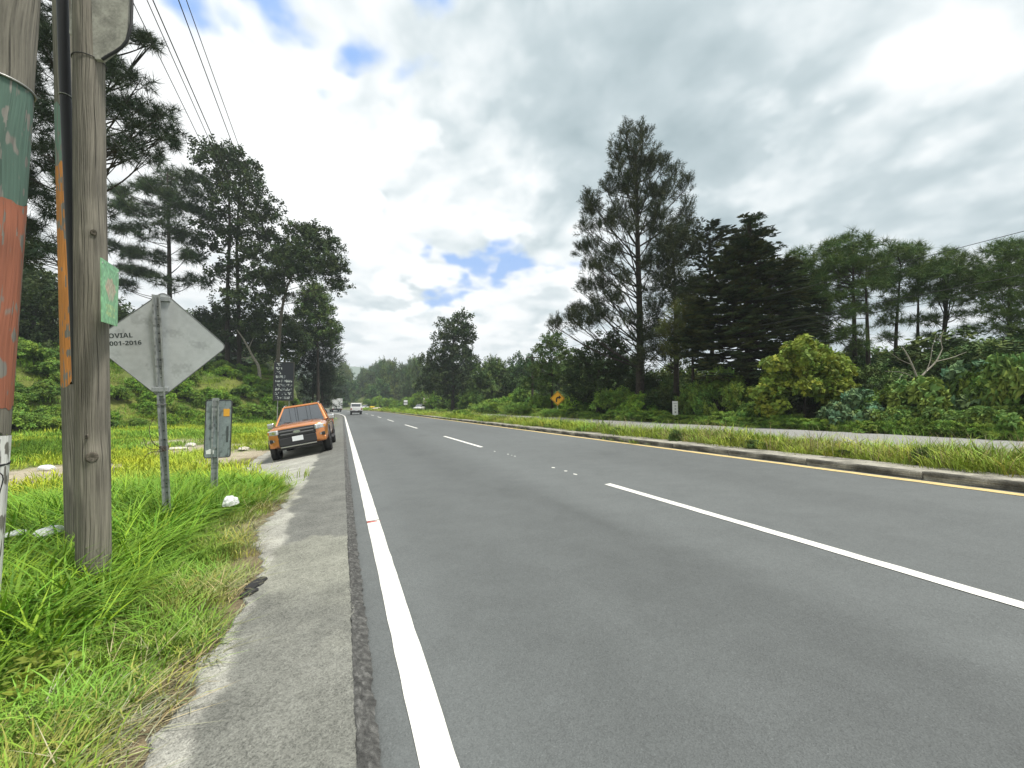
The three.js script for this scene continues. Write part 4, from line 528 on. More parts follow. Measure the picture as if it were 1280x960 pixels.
// a round wooden pole between two heights along a leaning axis, with unevenness and knots
function poleGeo(a, b, r0, r1, seed, knots = [], n = 28, m = 60, rag = 0) {
  const ax = b.clone().sub(a), L = ax.length(); ax.normalize(); const X = V3(1, 0, 0).addScaledVector(ax, -ax.x).normalize(), Z = V3().crossVectors(X, ax), pos = [], uv = [], idx = [];
  for (let i = 0; i <= m; i++) { const u = i / m, p0 = a.clone().addScaledVector(ax, u * L), end = i === 0 || i === m; for (let j = 0; j <= n; j++) { const an = j / n * 6.2832, p = end && rag ? p0.clone().addScaledVector(ax, (fbm(Math.cos(an) * 3.5 + Math.round(p0.y * 20) * 1.7, Math.sin(an) * 3.5, 3, 3) - .5) * rag) : p0, nn = vnoise(Math.cos(an) * 2.2 + seed, u * L * .5, Math.sin(an) * 2.2) - .5, fl = vnoise(Math.cos(an) * 7 + seed, u * L * .12, Math.sin(an) * 7) - .5; let r = lerp(r0, r1, u) * (1 + nn * .08 + fl * .05); for (const [ka, kh, ks] of knots) { const da = Math.atan2(Math.sin(an - ka), Math.cos(an - ka)) * r0 / ks, dh = (u * L - kh) / ks, q = da * da + dh * dh; r += ks * .22 * Math.exp(-q * 1.2) - ks * .16 * Math.exp(-q * 6); } pos.push(p.x + (X.x * Math.cos(an) + Z.x * Math.sin(an)) * r, p.y + (X.y * Math.cos(an) + Z.y * Math.sin(an)) * r, p.z + (X.z * Math.cos(an) + Z.z * Math.sin(an)) * r); uv.push(j / n, u * L); } }
  for (let i = 0; i < m; i++) for (let j = 0; j < n; j++) { const q = i * (n + 1) + j, w = q + n + 1; idx.push(q, q + 1, w, q + 1, w + 1, w); }
  const g = new THREE.BufferGeometry(); g.setAttribute('position', new THREE.Float32BufferAttribute(pos, 3)); g.setAttribute('uv', new THREE.Float32BufferAttribute(uv, 2)); g.setIndex(idx); g.computeVertexNormals(); return g;
}
const ringGeo = (c, ax, r, tr) => { const g = new THREE.TorusGeometry(r, tr, 6, 32); g.applyQuaternion(new THREE.Quaternion().setFromUnitVectors(V3(0, 0, 1), ax.clone().normalize())); g.translate(c.x, c.y, c.z); return g; };
function poleAxis(bx, by, D, tx, ty, H) { const base = P(bx, by, D); const q = P(tx, ty, D + .25); const d = q.clone().sub(base).normalize(); const y0 = ghW(base.x, base.z) - .15; const s = (y0 - base.y) / d.y; const a = base.clone().addScaledVector(d, s); return [a, a.clone().addScaledVector(d, H), d]; }
const faceCam = (p) => Math.atan2(-(camPos.z - p.z), camPos.x - p.x);
let nearPole;
{ // bare wooden pole in front
  const [a, b, d] = poleAxis(118, 728, 3.35, 111, 0, 10.6); nearPole = { a, b, d };
  const t = thing('utility_pole', 'bare weathered wooden pole with a knot and a small green placard', 'pole', a), z = V3(0, 0, 0), L = b.clone().sub(a), fa = faceCam(a);
  const hAt = py => { const p = P(113, py, 3.45); return p.sub(a).dot(d); };
  part('shaft', poleGeo(z, L, .108, .092, 3, [[-fa + .0, hAt(570), .07], [-fa + .15, hAt(292), .035], [-fa - .5, hAt(420), .02]], 56, 420), wood, t);
  for (const [py, w, h2, off] of [[570, .044, .050, .05], [292, .024, .03, -.15], [545, .010, .02, .3]]) { const y = hAt(py), an = -fa + off, rr = lerp(.108, .092, y / 10.6) + .004, kn = new THREE.LatheGeometry([[0, .002], [.22, .010], [.36, .003], [.52, .012], [.68, .004], [.84, .009], [1.05, -.02]].map(([x, q]) => new THREE.Vector2(x, q)), 24).scale(w, 1.2, h2); kn.rotateX(Math.PI / 2); const m = part('knot', kn, new THREE.MeshStandardMaterial({ color: C(.21, .19, .16), map: rep(woodCol, .4, .4), roughness: 1, side: THREE.DoubleSide }), t); m.position.copy(d.clone().multiplyScalar(y)).add(V3(Math.cos(an) * rr, 0, Math.sin(an) * rr)); m.rotation.y = Math.PI / 2 - an; }
  part('strap', ringGeo(d.clone().multiplyScalar(hAt(62)), d, .108, .004), black, t);
  const arm = part('crossarm', box(2.6, .12, .10, -.55, 0, .17), woodGrey, t); arm.position.copy(d.clone().multiplyScalar(10.2));
  for (let i = 0; i < 4; i++) { const m = part('insulator', new THREE.LatheGeometry([[0, 0], [.02, 0], .02 && [.02, .05], [.055, .06], [.04, .10], [.06, .11], [.035, .17], [0, .18]].map(([x, y]) => new THREE.Vector2(x, y)), 12), mat(.30, .12, .06, { roughness: .3 }), t); m.position.copy(arm.position).add(V3([-1.75, -1.35, -.85, -.72][i], .06, .17)); }
}
{ // orange painted pole behind it
  const D = 4.1, [a, b, d] = poleAxis(104, 690, D, 84, 0, 9.6), t = thing('utility_pole', 'wooden pole painted orange and green, standing directly behind the bare one', 'pole', a), h = py => P(95, py, D + .1).sub(a).dot(d), z = y => d.clone().multiplyScalar(y), r = y => lerp(.125, .10, y / 9.6);
  const hs = [[0, h(482), woodGrey, 'shaft', 0], [h(482), h(208), paintM(.60, .24, .05), 'orange_band', .002], [h(208), h(130), paintM(.15, .25, .20), 'green_band', .002], [h(130), 9.6, woodGrey, 'shaft', 0]];
  for (const [y0, y1, m, n, e] of hs) part(n, poleGeo(z(y0), z(y1), r(y0) + e, r(y1) + e, 9, [], 40, 24, y0 > 0 && y1 < 9 ? .16 : .0), m, t);
}
{ // green and red painted pole at the edge
  const D = 2.75, [a, b, d] = poleAxis(-42, 660, D, 10, 0, 9.2), t = thing('utility_pole', 'wooden pole painted white, red and green below a metal band', 'pole', a), h = py => P(0, py, D + .05).sub(a).dot(d), z = y => d.clone().multiplyScalar(y), r = y => lerp(.165, .14, y / 9.2);
  const hs = [[0, h(545), paintM(.72, .72, .70), 'white_band', .002], [h(545), h(508), woodGrey, 'shaft', 0], [h(508), h(240), paintM(.32, .11, .06), 'red_band', .002], [h(240), h(84), paintM(.085, .155, .12), 'green_band', .002], [h(84), 9.2, woodGrey, 'shaft', 0]];
  for (const [y0, y1, m, n, e] of hs) part(n, poleGeo(z(y0), z(y1), r(y0) + e, r(y1) + e, 5, [], 40, 24, y0 > 0 && y1 < 9 ? .14 : .0), m, t);
  part('metal_band', ringGeo(z(h(84)), d, r(h(84)) + .008, .008), steel, t);
  const wy = h(585), tw = []; for (let i = 0; i < 3; i++) tw.push(ringGeo(z(wy + i * .02), d.clone().add(V3(.1 * (i - 1), 0, .08)), r(wy) + .006, .004)); tw.push(tube([z(wy).add(V3(.15, 0, .10)), z(wy - .06).add(V3(.22, .02, .12)), z(wy - .12).add(V3(.2, -.05, .1))], [.004, .004, .003], 5)); part('wire_tie', tw, black, t);
}
{ // black conduit running up between the poles
  const pts = [[97, 480], [92, 350], [87, 240], [82, 120], [78, 0], [72, -160]].map(([x, y]) => P(x, y, 3.62)), t = thing('conduit', 'black cable conduit strapped up between the two wooden poles', 'conduit', pts[0]);
  part('pipe', tube(pts.map(p => p.clone().sub(pts[0])), [.034, .036, .038, .040], 14), black, t); part('clamp', ringGeo(pts[3].clone().sub(pts[0]), V3(0, 1, 0), .041, .004), steel, t);
}
{ // sign board fixed high on the bare pole, seen from behind
  const c = P(131, 78, 3.56), t = thing('sign_board', 'pale board with a cut corner fixed high on the bare pole', 'sign', c), s = new THREE.Shape(); s.moveTo(-.05, 0); s.lineTo(.0, 0); s.lineTo(.17, .20); s.lineTo(.17, 1.0); s.lineTo(-.25, 1.0); s.lineTo(-.25, .2); s.closePath();
  const g = new THREE.ExtrudeGeometry(s, { depth: .025, bevelEnabled: true, bevelSize: .004, bevelThickness: .004, bevelSegments: 1 }); const m = part('panel', g, mat(.42, .42, .38, { map: rep(concCol, 1, 1), roughness: .8 }), t); m.rotation.y = -.20;
  const rim = part('rim', tube([V3(0, 0, .03), V3(.175, .2, .03), V3(.175, 1.0, .03)].map(p => p.clone()), [.012, .012], 6), black, t); rim.rotation.y = -.20;
}
{ // green placard
  const pts = [[126, 322], [148, 337], [146, 408], [127, 402]].map(([x, y], i) => P(x, y, i === 0 || i === 3 ? 3.22 : 3.5)), c = pts[3], t = thing('placard', 'small green printed placard nailed to the bare pole', 'placard', c);
  const pic = dataTex(128, 256, (u, v) => { let g = [.55, .78, .58]; const n = tileNoise(u, v, 24, 5), b = Math.hypot((u - .5) * 1.5, (v - .58) * 2.2); if (b < .42 + (n - .5) * .2) g = mixc([.66, .74, .62], [.80, .68, .58], tileNoise(u, v, 9, 3)); if (v < .32 && v > .12 && u > .2 && u < .8 && tileNoise(u, v, 30, 8) > .45) g = [.72, .84, .58]; if (v > .82 && tileNoise(u, v * 1, 40, 6) > .6 && u > .15 && u < .85) g = [.45, .68, .5]; const k = .9 + (n - .5) * .25; return g.map(x => x * k); }, true);
  const w = pts[1].clone().sub(pts[0]), hgt = pts[0].clone().sub(pts[3]), nrm = V3().crossVectors(w, hgt).normalize().multiplyScalar(.004), g = new THREE.BufferGeometry(), q = pts.map(p => p.clone().sub(c)), f = q.map(p => p.clone().add(nrm)), bk = q.map(p => p.clone().sub(nrm)), P8 = []; push(P8, f[3], f[2], f[1], f[0], bk[3], bk[2], bk[1], bk[0]);
  g.setAttribute('position', new THREE.Float32BufferAttribute(P8, 3)); g.setAttribute('uv', new THREE.Float32BufferAttribute([0, 0, 1, 0, 1, 1, 0, 1, 0, 0, 1, 0, 1, 1, 0, 1], 2)); g.setIndex([0, 1, 2, 0, 2, 3, 5, 4, 7, 5, 7, 6, 0, 4, 5, 0, 5, 1, 1, 5, 6, 1, 6, 2, 2, 6, 7, 2, 7, 3, 3, 7, 4, 3, 4, 0]); const gf = g.toNonIndexed(); gf.computeVertexNormals();
  part('panel', gf, new THREE.MeshStandardMaterial({ map: pic, roughness: .45 }), t);
  for (const i of [0, 1]) { const n = part('nail', new THREE.SphereGeometry(.007, 8, 6), steel, t); n.position.copy(q[i].clone().multiplyScalar(.93).add(q[i ? 3 : 2].clone().multiplyScalar(.05)).add(nrm)); }
}
// signs seen from behind
const textTex = (lines, w, h, bg, fg, font) => { const c = document.createElement('canvas'); c.width = w; c.height = h; const x = c.getContext('2d'); x.fillStyle = bg; x.fillRect(0, 0, w, h); x.fillStyle = fg; x.textAlign = 'center'; x.textBaseline = 'middle'; lines.forEach(([s, px, py, sz]) => { x.font = `bold ${sz}px ${font || 'sans-serif'}`; x.fillText(s, px, py); }); const t = new THREE.CanvasTexture(c); t.colorSpace = THREE.SRGBColorSpace; return t; };
function channel(a, bb, w, dp) { const d = bb.clone().sub(a), L = d.length(), s = new THREE.Shape([[-w / 2 - .012, 0], [-w / 2 - .012, .005], [-w / 2 + .005, .005], [-w / 2 + .012, -dp + .005], [w / 2 - .012, -dp + .005], [w / 2 - .005, .005], [w / 2 + .012, .005], [w / 2 + .012, 0], [w / 2, 0], [w / 2 - .008, -dp], [-w / 2 + .008, -dp], [-w / 2, 0]].map(([x, y]) => new THREE.Vector2(x, -y))); const g = new THREE.ExtrudeGeometry(s, { depth: L, steps: 1, bevelEnabled: false }); g.applyQuaternion(new THREE.Quaternion().setFromUnitVectors(V3(0, 0, 1), d.normalize())); g.translate(a.x, a.y, a.z); return g; }
function roundDiamond(h, r) { const s = new THREE.Shape(), k = r; s.moveTo(k, h - k); for (const [x, y] of [[h, 0], [0, -h], [-h, 0], [0, h]]) { const px = x ? x - Math.sign(x) * k : (y < 0 ? k : -k), py = y ? y - Math.sign(y) * k : (x > 0 ? k : -k); s.lineTo(px, py); s.quadraticCurveTo(x, y, x ? x - Math.sign(x) * k : (y < 0 ? -k : k), y ? y - Math.sign(y) * k : (x > 0 ? -k : k)); } return s; }
const sheetBack = new THREE.MeshStandardMaterial({ color: C(.50, .53, .53), map: rep(dataTex(256, 256, (u, v) => { const g = .86 + (tileNoise(u, v, 6, 3) - .5) * .16 + (tileNoise(u, v, 30, 4) - .5) * .10 + (tileNoise(u, v, 120, 5) - .5) * .05 - .16 * smooth(tileNoise(u, v, 9, 9) + (tileNoise(u, v, 60, 6) - .5) * .3, .75, 1.0); return [g, g, g]; }), .8, .8), roughness: .5, metalness: .3 });
{
  const base = ground(210, 664), D = depthOf(base), t = thing('warning_sign', 'grey back of a large diamond road sign on a leaning galvanised post', 'sign', base);
  const top = P(195, 368, D - .05).sub(base), mid = P(198, 430, D - .04).sub(base), d = top.clone().normalize();
  part('post', channel(d.clone().multiplyScalar(-.2), top, .062, .034), galv, t); { const hl = []; for (let y = .15; y < top.length() - .1; y += .11) hl.push(cyl(.007, .007, .004, 8).rotateX(Math.PI / 2).translate(d.x * y, d.y * y, d.z * y + .0)); part('bolt_holes', hl.map(g => g.translate(0, 0, -.026)), black, t); }
  const hd = P(198, 364, D).distanceTo(P(198, 498, D)) / 2;
  const plate = new THREE.Group(); plate.name = 'sign_plate'; t.add(plate); plate.position.copy(mid).add(V3(.02, 0, -.055)); plate.rotation.z = .02; plate.rotation.y = .04;
  const g = new THREE.ExtrudeGeometry(roundDiamond(hd, .05), { depth: .004, bevelEnabled: true, bevelThickness: .002, bevelSize: .004, bevelSegments: 1 });
  part('panel', g, sheetBack, plate);
  const rimG = []; const pts = roundDiamond(hd + .004, .05).getPoints(6).map(p => V3(p.x, p.y, .004)); for (let i = 0; i < pts.length - 1; i++) if (pts[i].distanceTo(pts[i + 1]) > .002) rimG.push(tube([pts[i], pts[i + 1]], [.006, .006], 5, false)); part('rim', rimG, mat(.16, .17, .17, { metalness: .4, roughness: .6 }), plate);
  const txt = new THREE.Group(); txt.name = 'stencilled_text'; plate.add(txt); txt.position.set(-.555, .03, .0062); txt.rotation.z = .10;
  const ink = mat(.035, .045, .045), tg = (s, x, y, h) => { const q = new TextGeometry(s, { font: boldFont, size: h, depth: .0015, curveSegments: 3 }); q.translate(x, y, 0); return q; };
  part('lettering', tg('COVIAL', 0, .02, .056), ink, txt); part('lettering', tg('-001-2016', .03, -.072, .052), ink, txt);
  for (const [dx, y] of [[-.05, hd * .86], [.07, hd * .86], [-.05, -hd * .84], [.07, -hd * .84]]) { const b = part('bolt', cyl(.016, .016, .02, 10).rotateX(Math.PI / 2), steel, plate); b.position.set(dx - .02, y, .014); }
  for (const y of [hd * .86, -hd * .84]) part('bracket', box(.16, .06, .03, -.005, y, .018, .006), galv, plate);
  part('clamp', ringGeo(d.clone().multiplyScalar(P(203, 505, D).sub(base).y), d, .042, .008), mat(.12, .12, .12), t);
  const w = P(205, 563, D).sub(base), tw = []; for (let i = 0; i < 4; i++) tw.push(ringGeo(w.clone().add(V3(0, i * .018, 0)), d.clone().add(V3((i - 1.5) * .12, 0, .1)), .043, .005)); tw.push(tube([w, w.clone().add(V3(-.10, .12, .06)), w.clone().add(V3(-.14, .30, .04)), w.clone().add(V3(-.10, .42, .02))], [.005, .004, .003], 5), tube([w, w.clone().add(V3(-.14, .04, .05)), w.clone().add(V3(-.20, .16, .03))], [.004, .003], 5), tube([w, w.clone().add(V3(-.14, -.03, .05)), w.clone().add(V3(-.18, -.10, .03))], [.004, .003], 5)); part('wire_tie', tw, mat(.07, .05, .04), t);
}
{
  const base = ground(268, 628), D = depthOf(base), t = thing('marker_sign', 'narrow grey back of a kilometre marker with an orange sticker', 'sign', base), c = P(269, 536, D).sub(base);
  part('post', channel(V3(0, -.2, 0), c.clone().add(V3(-.01, .50, 0)), .075, .034), galv, t);
  const k = D / F, h = 72 * k, w = 33 * k / 1.22, s = new THREE.Shape(), r = .04, x = w / 2, y = h / 2; s.moveTo(-x + r, -y); s.lineTo(x - r, -y); s.quadraticCurveTo(x, -y, x, -y + r); s.lineTo(x, y - r); s.quadraticCurveTo(x, y, x - r, y); s.lineTo(-x + r, y); s.quadraticCurveTo(-x, y, -x, y - r); s.lineTo(-x, -y + r); s.quadraticCurveTo(-x, -y, -x + r, -y);
  const plate = new THREE.Group(); plate.name = 'sign_plate'; plate.position.copy(c).add(V3(.03, 0, -.05)); plate.rotation.y = .08; t.add(plate);
  part('panel', new THREE.ExtrudeGeometry(s, { depth: .004, bevelEnabled: true, bevelThickness: .002, bevelSize: .004, bevelSegments: 1 }), new THREE.MeshStandardMaterial({ color: C(.36, .42, .43), map: rep(galvTex, 1.5, 1.5), roughness: .45, metalness: .35 }), plate);
  const pp = s.getPoints(4).map(p => V3(p.x, p.y, .004)), rg = []; for (let i = 0; i < pp.length - 1; i++) if (pp[i].distanceTo(pp[i + 1]) > .002) rg.push(tube([pp[i], pp[i + 1]], [.008, .008], 5, false)); part('rim', rg, mat(.05, .05, .05), plate);
  part('sticker', box(w * .24, h * .13, .002, w * .30, h * .28, .0085), mat(.72, .36, .04), plate, 'square orange sticker');
  const ws = new THREE.Shape(); ws.moveTo(-.05, -.035); ws.lineTo(.05, -.035); ws.lineTo(.055, .02); ws.lineTo(0, .05); ws.lineTo(-.055, .02); ws.closePath(); const st2 = part('sticker', new THREE.ExtrudeGeometry(ws, { depth: .001, bevelEnabled: false }), mat(.75, .76, .75), plate, 'white shield-shaped sticker'); st2.position.set(-w * .28, -h * .40, .008);
  part('print', box(w * .09, h * .28, .001, w * .36, -h * .10, .008), mat(.10, .12, .12, { map: rep(galvTex, 4, 4) }), plate);
  for (const yy of [h * .33, -h * .33]) { const b = part('bolt', cyl(.014, .014, .016, 10).rotateX(Math.PI / 2), steel, plate); b.position.set(-.03, yy, .05); }
}
{ // black board with faded white print beyond the pickup
  const D = 25, top = P(354, 453, D), bot = P(354, 500, D), base = P(354, 500, D); base.y = ghW(base.x, base.z); const t = thing('notice_board', 'tall black board with faded white print behind the parked pickup', 'sign', base), h = top.distanceTo(bot), w = 24 * D / F / 1.12;
  const pr = dataTex(128, 256, (u, v) => { let g = [.012, .016, .022]; const row = Math.floor(v * 9), col = u < .42 ? 0 : u < .58 ? 1 : 2, n = tileNoise(u, v, 48, 7), m = tileNoise(u, v, 20, 8), fv = v * 9 - row; if (fv > .22 && fv < .85 && u > .06 && u < .94) { if (col === 0 && m + n > 1.14 && hash3(row, 1, 3) > .15) g = [.42, .45, .45]; if (col === 2 && row < 5 && m + n > 1.18) g = [.40, .43, .43]; if (col === 1 && row < 6 && n > .62) g = [.22, .25, .27]; } return g; });
  const b = part('board', box(w, h, .05, 0, top.y - base.y - h / 2, 0, .01), new THREE.MeshStandardMaterial({ map: pr, roughness: .5 }), t);
  for (const x of [-.3, .3]) part('post', cyl(.03, .03, top.y - base.y - h * .5, 8).translate(x * w, (top.y - base.y - h * .5) / 2, -.06), steel, t);
  part('frame', [box(w + .06, .05, .07, 0, top.y - base.y + .02, 0), box(w + .06, .05, .07, 0, top.y - base.y - h - .02, 0), box(.05, h, .07, w / 2 + .02, top.y - base.y - h / 2, 0), box(.05, h, .07, -w / 2 - .02, top.y - base.y - h / 2, 0)], mat(.05, .05, .045), t); t.rotation.y = -.12;
}
{ // yellow curve warning sign across the road
  const D = rightTree(17.6, 697), p = P(697, 498, D), base = p.clone(); base.y = ghW(p.x, p.z); const t = thing('curve_sign', 'yellow diamond sign with a black curved arrow across the road', 'sign', base), y = p.y - base.y, hd = 9.4 * D / F;
  part('post', cyl(.035, .035, y + hd, 8).translate(0, (y + hd) / 2 - .1, -.05), galv, t);
  part('panel', new THREE.ExtrudeGeometry(roundDiamond(hd, .05), { depth: .01, bevelEnabled: false }).translate(0, y, 0), mat(.75, .38, .02, { roughness: .45 }), t);
  const a = new THREE.Shape(); a.moveTo(-.14, -.28); a.lineTo(-.04, -.28); a.lineTo(-.04, -.10); a.quadraticCurveTo(-.03, .02, .10, .03); a.lineTo(.10, -.06); a.lineTo(.28, .09); a.lineTo(.10, .24); a.lineTo(.10, .14); a.quadraticCurveTo(-.13, .14, -.14, -.10); a.closePath(); part('arrow', new THREE.ExtrudeGeometry(a, { depth: .004, bevelEnabled: false }).scale(1.15, 1.15, 1).translate(0, y, .012), mat(.02, .02, .02), t);
  const sh = roundDiamond(hd * .92, .05), hole = roundDiamond(hd * .86, .05); sh.holes.push(new THREE.Path(hole.getPoints(4))); part('border', new THREE.ExtrudeGeometry(sh, { depth: .003, bevelEnabled: false }).translate(0, y, .011), mat(.03, .03, .03), t); t.rotation.y = -.3;
}
{ // white kilometre marker across the road
  const D = rightTree(17.35, 844), p = P(844, 510, D), base = p.clone(); base.y = ghW(p.x, p.z); const t = thing('kilometre_marker', 'white vertical kilometre marker post beside the far carriageway', 'marker', base), y = p.y - base.y, k = D / F;
  const mt = dataTex(64, 160, (u, v) => { let g = .86; const blot = (y, k, w) => { const q = ((u - .5) / w) ** 2 + ((v - y) / .055) ** 2; g -= k * Math.exp(-q * 1.3) * (.7 + .6 * tileNoise(u, v, 24, 3)); }; blot(.66, .42, .16); blot(.42, .38, .15); blot(.17, .50, .17); if (v > .84 && v < .87 && u > .1 && u < .9) g -= .32 * tileNoise(u, v, 10, 5) + .1; return [g, g, g * .98]; }, true);
  part('panel', box(7 * k, 17 * k, .03, 0, y, 0, .01), mat(.80, .80, .78), t); part('lettering', new THREE.PlaneGeometry(6.2 * k, 15.8 * k).translate(0, y, .018), new THREE.MeshStandardMaterial({ map: mt, roughness: .6 }), t); part('post', box(.07, y + .1, .05, 0, y / 2 - .05, -.04), mat(.72, .72, .70), t); t.rotation.y = -.3;
}
// utility pole across the road with its wires
const RP = W(19.5, 41); RP.y = ghW(RP.x, RP.z);
{ const t = thing('utility_pole', 'dark distant utility pole with short crossarms above the shrubs', 'pole', RP), top = 7.3 - RP.y; part('shaft', cyl(.10, .15, top + .3, 10).translate(0, top / 2 - .15, 0), BK.dark, t); part('crossarm', box(1.5, .12, .10, 0, top - .35, .12), BK.dark, t); part('crossarm', box(.9, .10, .09, 0, top - 1.7, .12), BK.dark, t); for (const x of [-.65, .65]) part('insulator', cyl(.03, .05, .2, 8).translate(x, top - .19, .12), mat(.3, .3, .3), t); }
const FP = W(-4.2, 74); FP.y = ghW(FP.x, FP.z) - .2;
{ const t = thing('utility_pole', 'wooden cable pole hidden in the trees behind the parked pickup', 'pole', FP); part('shaft', cyl(.11, .16, 10.9, 10).translate(0, 5.45, 0), BK.grey, t); part('crossarm', box(1.8, .12, .10, 0, 10.5, .1), BK.dark, t); }
function cable(label, a, b, sag, r, group, c) {
  const pts = []; for (let i = 0; i <= 16; i++) { const u = i / 16, p = a.clone().lerp(b, u); p.y -= sag * 4 * u * (1 - u); pts.push(p.sub(a)); } const t = part('power_cable', tube(pts, [r, r], 6, false), wire, scene); t.position.copy(a); tag(t, label, 'cable', group);
}
{ const top = nearPole.b.clone().addScaledVector(nearPole.d, -.22), g = 'cables strung along the left of the road', l = 'black overhead cable running along the road from the wooden poles';
  [[-1.75, -.75, .010], [-1.35, -.25, .013], [-.85, .25, .011], [-.72, .7, .009]].forEach(([x, x2, r], i) => cable(l, top.clone().add(V3(x, .1, .17)), FP.clone().add(V3(x2, 10.6, .1)), .55 + i * .05, r, g));
  cable(l, top.clone().add(V3(-1.40, .02, .17)), FP.clone().add(V3(-.3, 10.3, .1)), .75, .010, g);
  const sl = 'thin service wire running from the poles towards the pines', sg = 'service wires on the left'; [[128, 128, 232, 240], [122, 150, 222, 250], [110, 190, 200, 285]].forEach(([x0, y0, x1, y1]) => cable(sl, P(x0, y0, 3.7), P(x1, y1, 36), .5, .006, sg)); }
{ const g = 'wires beyond the far carriageway', l = 'thin wire strung from the distant pole along the far carriageway'; for (const [x, y, x2] of [[0, 7.15, 0], [-.2, 5.75, -.2], [.3, 5.5, .3]]) { const n = W(19.5, -28); cable(l, V3(n.x + x2, y + .1, n.z), V3(RP.x + x, y, RP.z + .1), .25, .010, g); const f = W(19.5, 100); cable(l, V3(RP.x + x, y, RP.z + .1), V3(f.x, y, f.z), .4, .008, g); } }

// ---------------------------------------------------------------- vehicles
const glassDark = new THREE.MeshPhysicalMaterial({ color: C(.012, .014, .018), roughness: .03, ior: 2.1, clearcoat: 1, clearcoatRoughness: .03 });
const plastic = mat(.022, .022, .024, { roughness: .55 }), rubber = mat(.020, .020, .021, { roughness: .9 }), chrome = mat(.62, .62, .62, { metalness: .9, roughness: .22 }), rimM = mat(.10, .10, .11, { metalness: .8, roughness: .35 }), lens = new THREE.MeshPhysicalMaterial({ color: C(.55, .57, .58), roughness: .08, metalness: .35, clearcoat: 1 }), redLens = mat(.35, .02, .02, { roughness: .25 }), amber = mat(.6, .25, .03, { roughness: .3 });
function wheel(parent, x, y, z, R, w) {
  const g = new THREE.Group(); g.name = 'wheel'; g.position.set(x, y, z); parent.add(g);
  const pr = [[R * .60, -w / 2], [R * .93, -w / 2], [R, -w * .36], [R, w * .36], [R * .93, w / 2], [R * .60, w / 2]].map(([a, b]) => new THREE.Vector2(a, b)); part('tyre', new THREE.LatheGeometry(pr, 36).rotateZ(Math.PI / 2), rubber, g);
  const s = Math.sign(x) || 1, rg = [cyl(R * .60, R * .60, w * .7, 28).rotateZ(Math.PI / 2)]; for (let k = 0; k < 6; k++) rg.push(box(.03, R * .56, R * .16).translate(s * w * .40, R * .28, 0).rotateX(k * Math.PI / 3)); rg.push(cyl(R * .14, R * .14, .05, 14).rotateZ(Math.PI / 2).translate(s * w * .41, 0, 0)); part('rim', rg, rimM, g);
}
function loft(stations) {          // closed body from cross-sections along z; each: {z, pts:[[x,y]...]} half outline from bottom centre to top centre
  const pos = [], idx = []; const n = stations[0].pts.length, m = n * 2 - 2;
  stations.forEach(s => { for (let i = 0; i < n; i++) pos.push(s.pts[i][0], s.pts[i][1], s.z); for (let i = n - 2; i > 0; i--) pos.push(-s.pts[i][0], s.pts[i][1], s.z); });
  for (let k = 0; k < stations.length - 1; k++) for (let i = 0; i < m; i++) { const a = k * m + i, b = k * m + (i + 1) % m, c = a + m, d = b + m; idx.push(a, c, b, b, c, d); }
  for (const [k, f] of [[0, 0], [stations.length - 1, 1]]) { const o = k * m; for (let i = 1; i < m - 1; i++) f ? idx.push(o, o + i + 1, o + i) : idx.push(o, o + i, o + i + 1); }
  const g = new THREE.BufferGeometry(); g.setAttribute('position', new THREE.Float32BufferAttribute(pos, 3)); g.setIndex(idx); const q = g.toNonIndexed(); q.setAttribute('uv', new THREE.Float32BufferAttribute(new Float32Array(q.attributes.position.count * 2), 2)); return toCreasedNormals(q, .6);
}
const sect = (w, y0, yb, yt) => [[0, y0], [w * .90, y0], [w * .97, y0 + .06], [w, y0 + .20], [w, yb - .16], [w * .985, yb - .06], [w * .93, yb], [w * .80, (yb + yt) / 2 + .01], [w * .55, yt], [0, yt + .012]];
function quad(a, b, c, d, th = .01) { const n = V3().crossVectors(b.clone().sub(a), d.clone().sub(a)).normalize().multiplyScalar(th), v = [a, b, c, d], f = v.map(p => p.clone().add(n)), k = v.map(p => p.clone().sub(n)), o = [], q = (p, r, s, t) => push(o, p, r, s, p, s, t); q(f[0], f[1], f[2], f[3]); q(k[3], k[2], k[1], k[0]); for (let i = 0; i < 4; i++) { const j = (i + 1) % 4; q(f[i], k[i], k[j], f[j]); } const g = triGeo(o); g.setAttribute('uv', new THREE.Float32BufferAttribute(new Float32Array(o.length / 3 * 2), 2)); return g; }
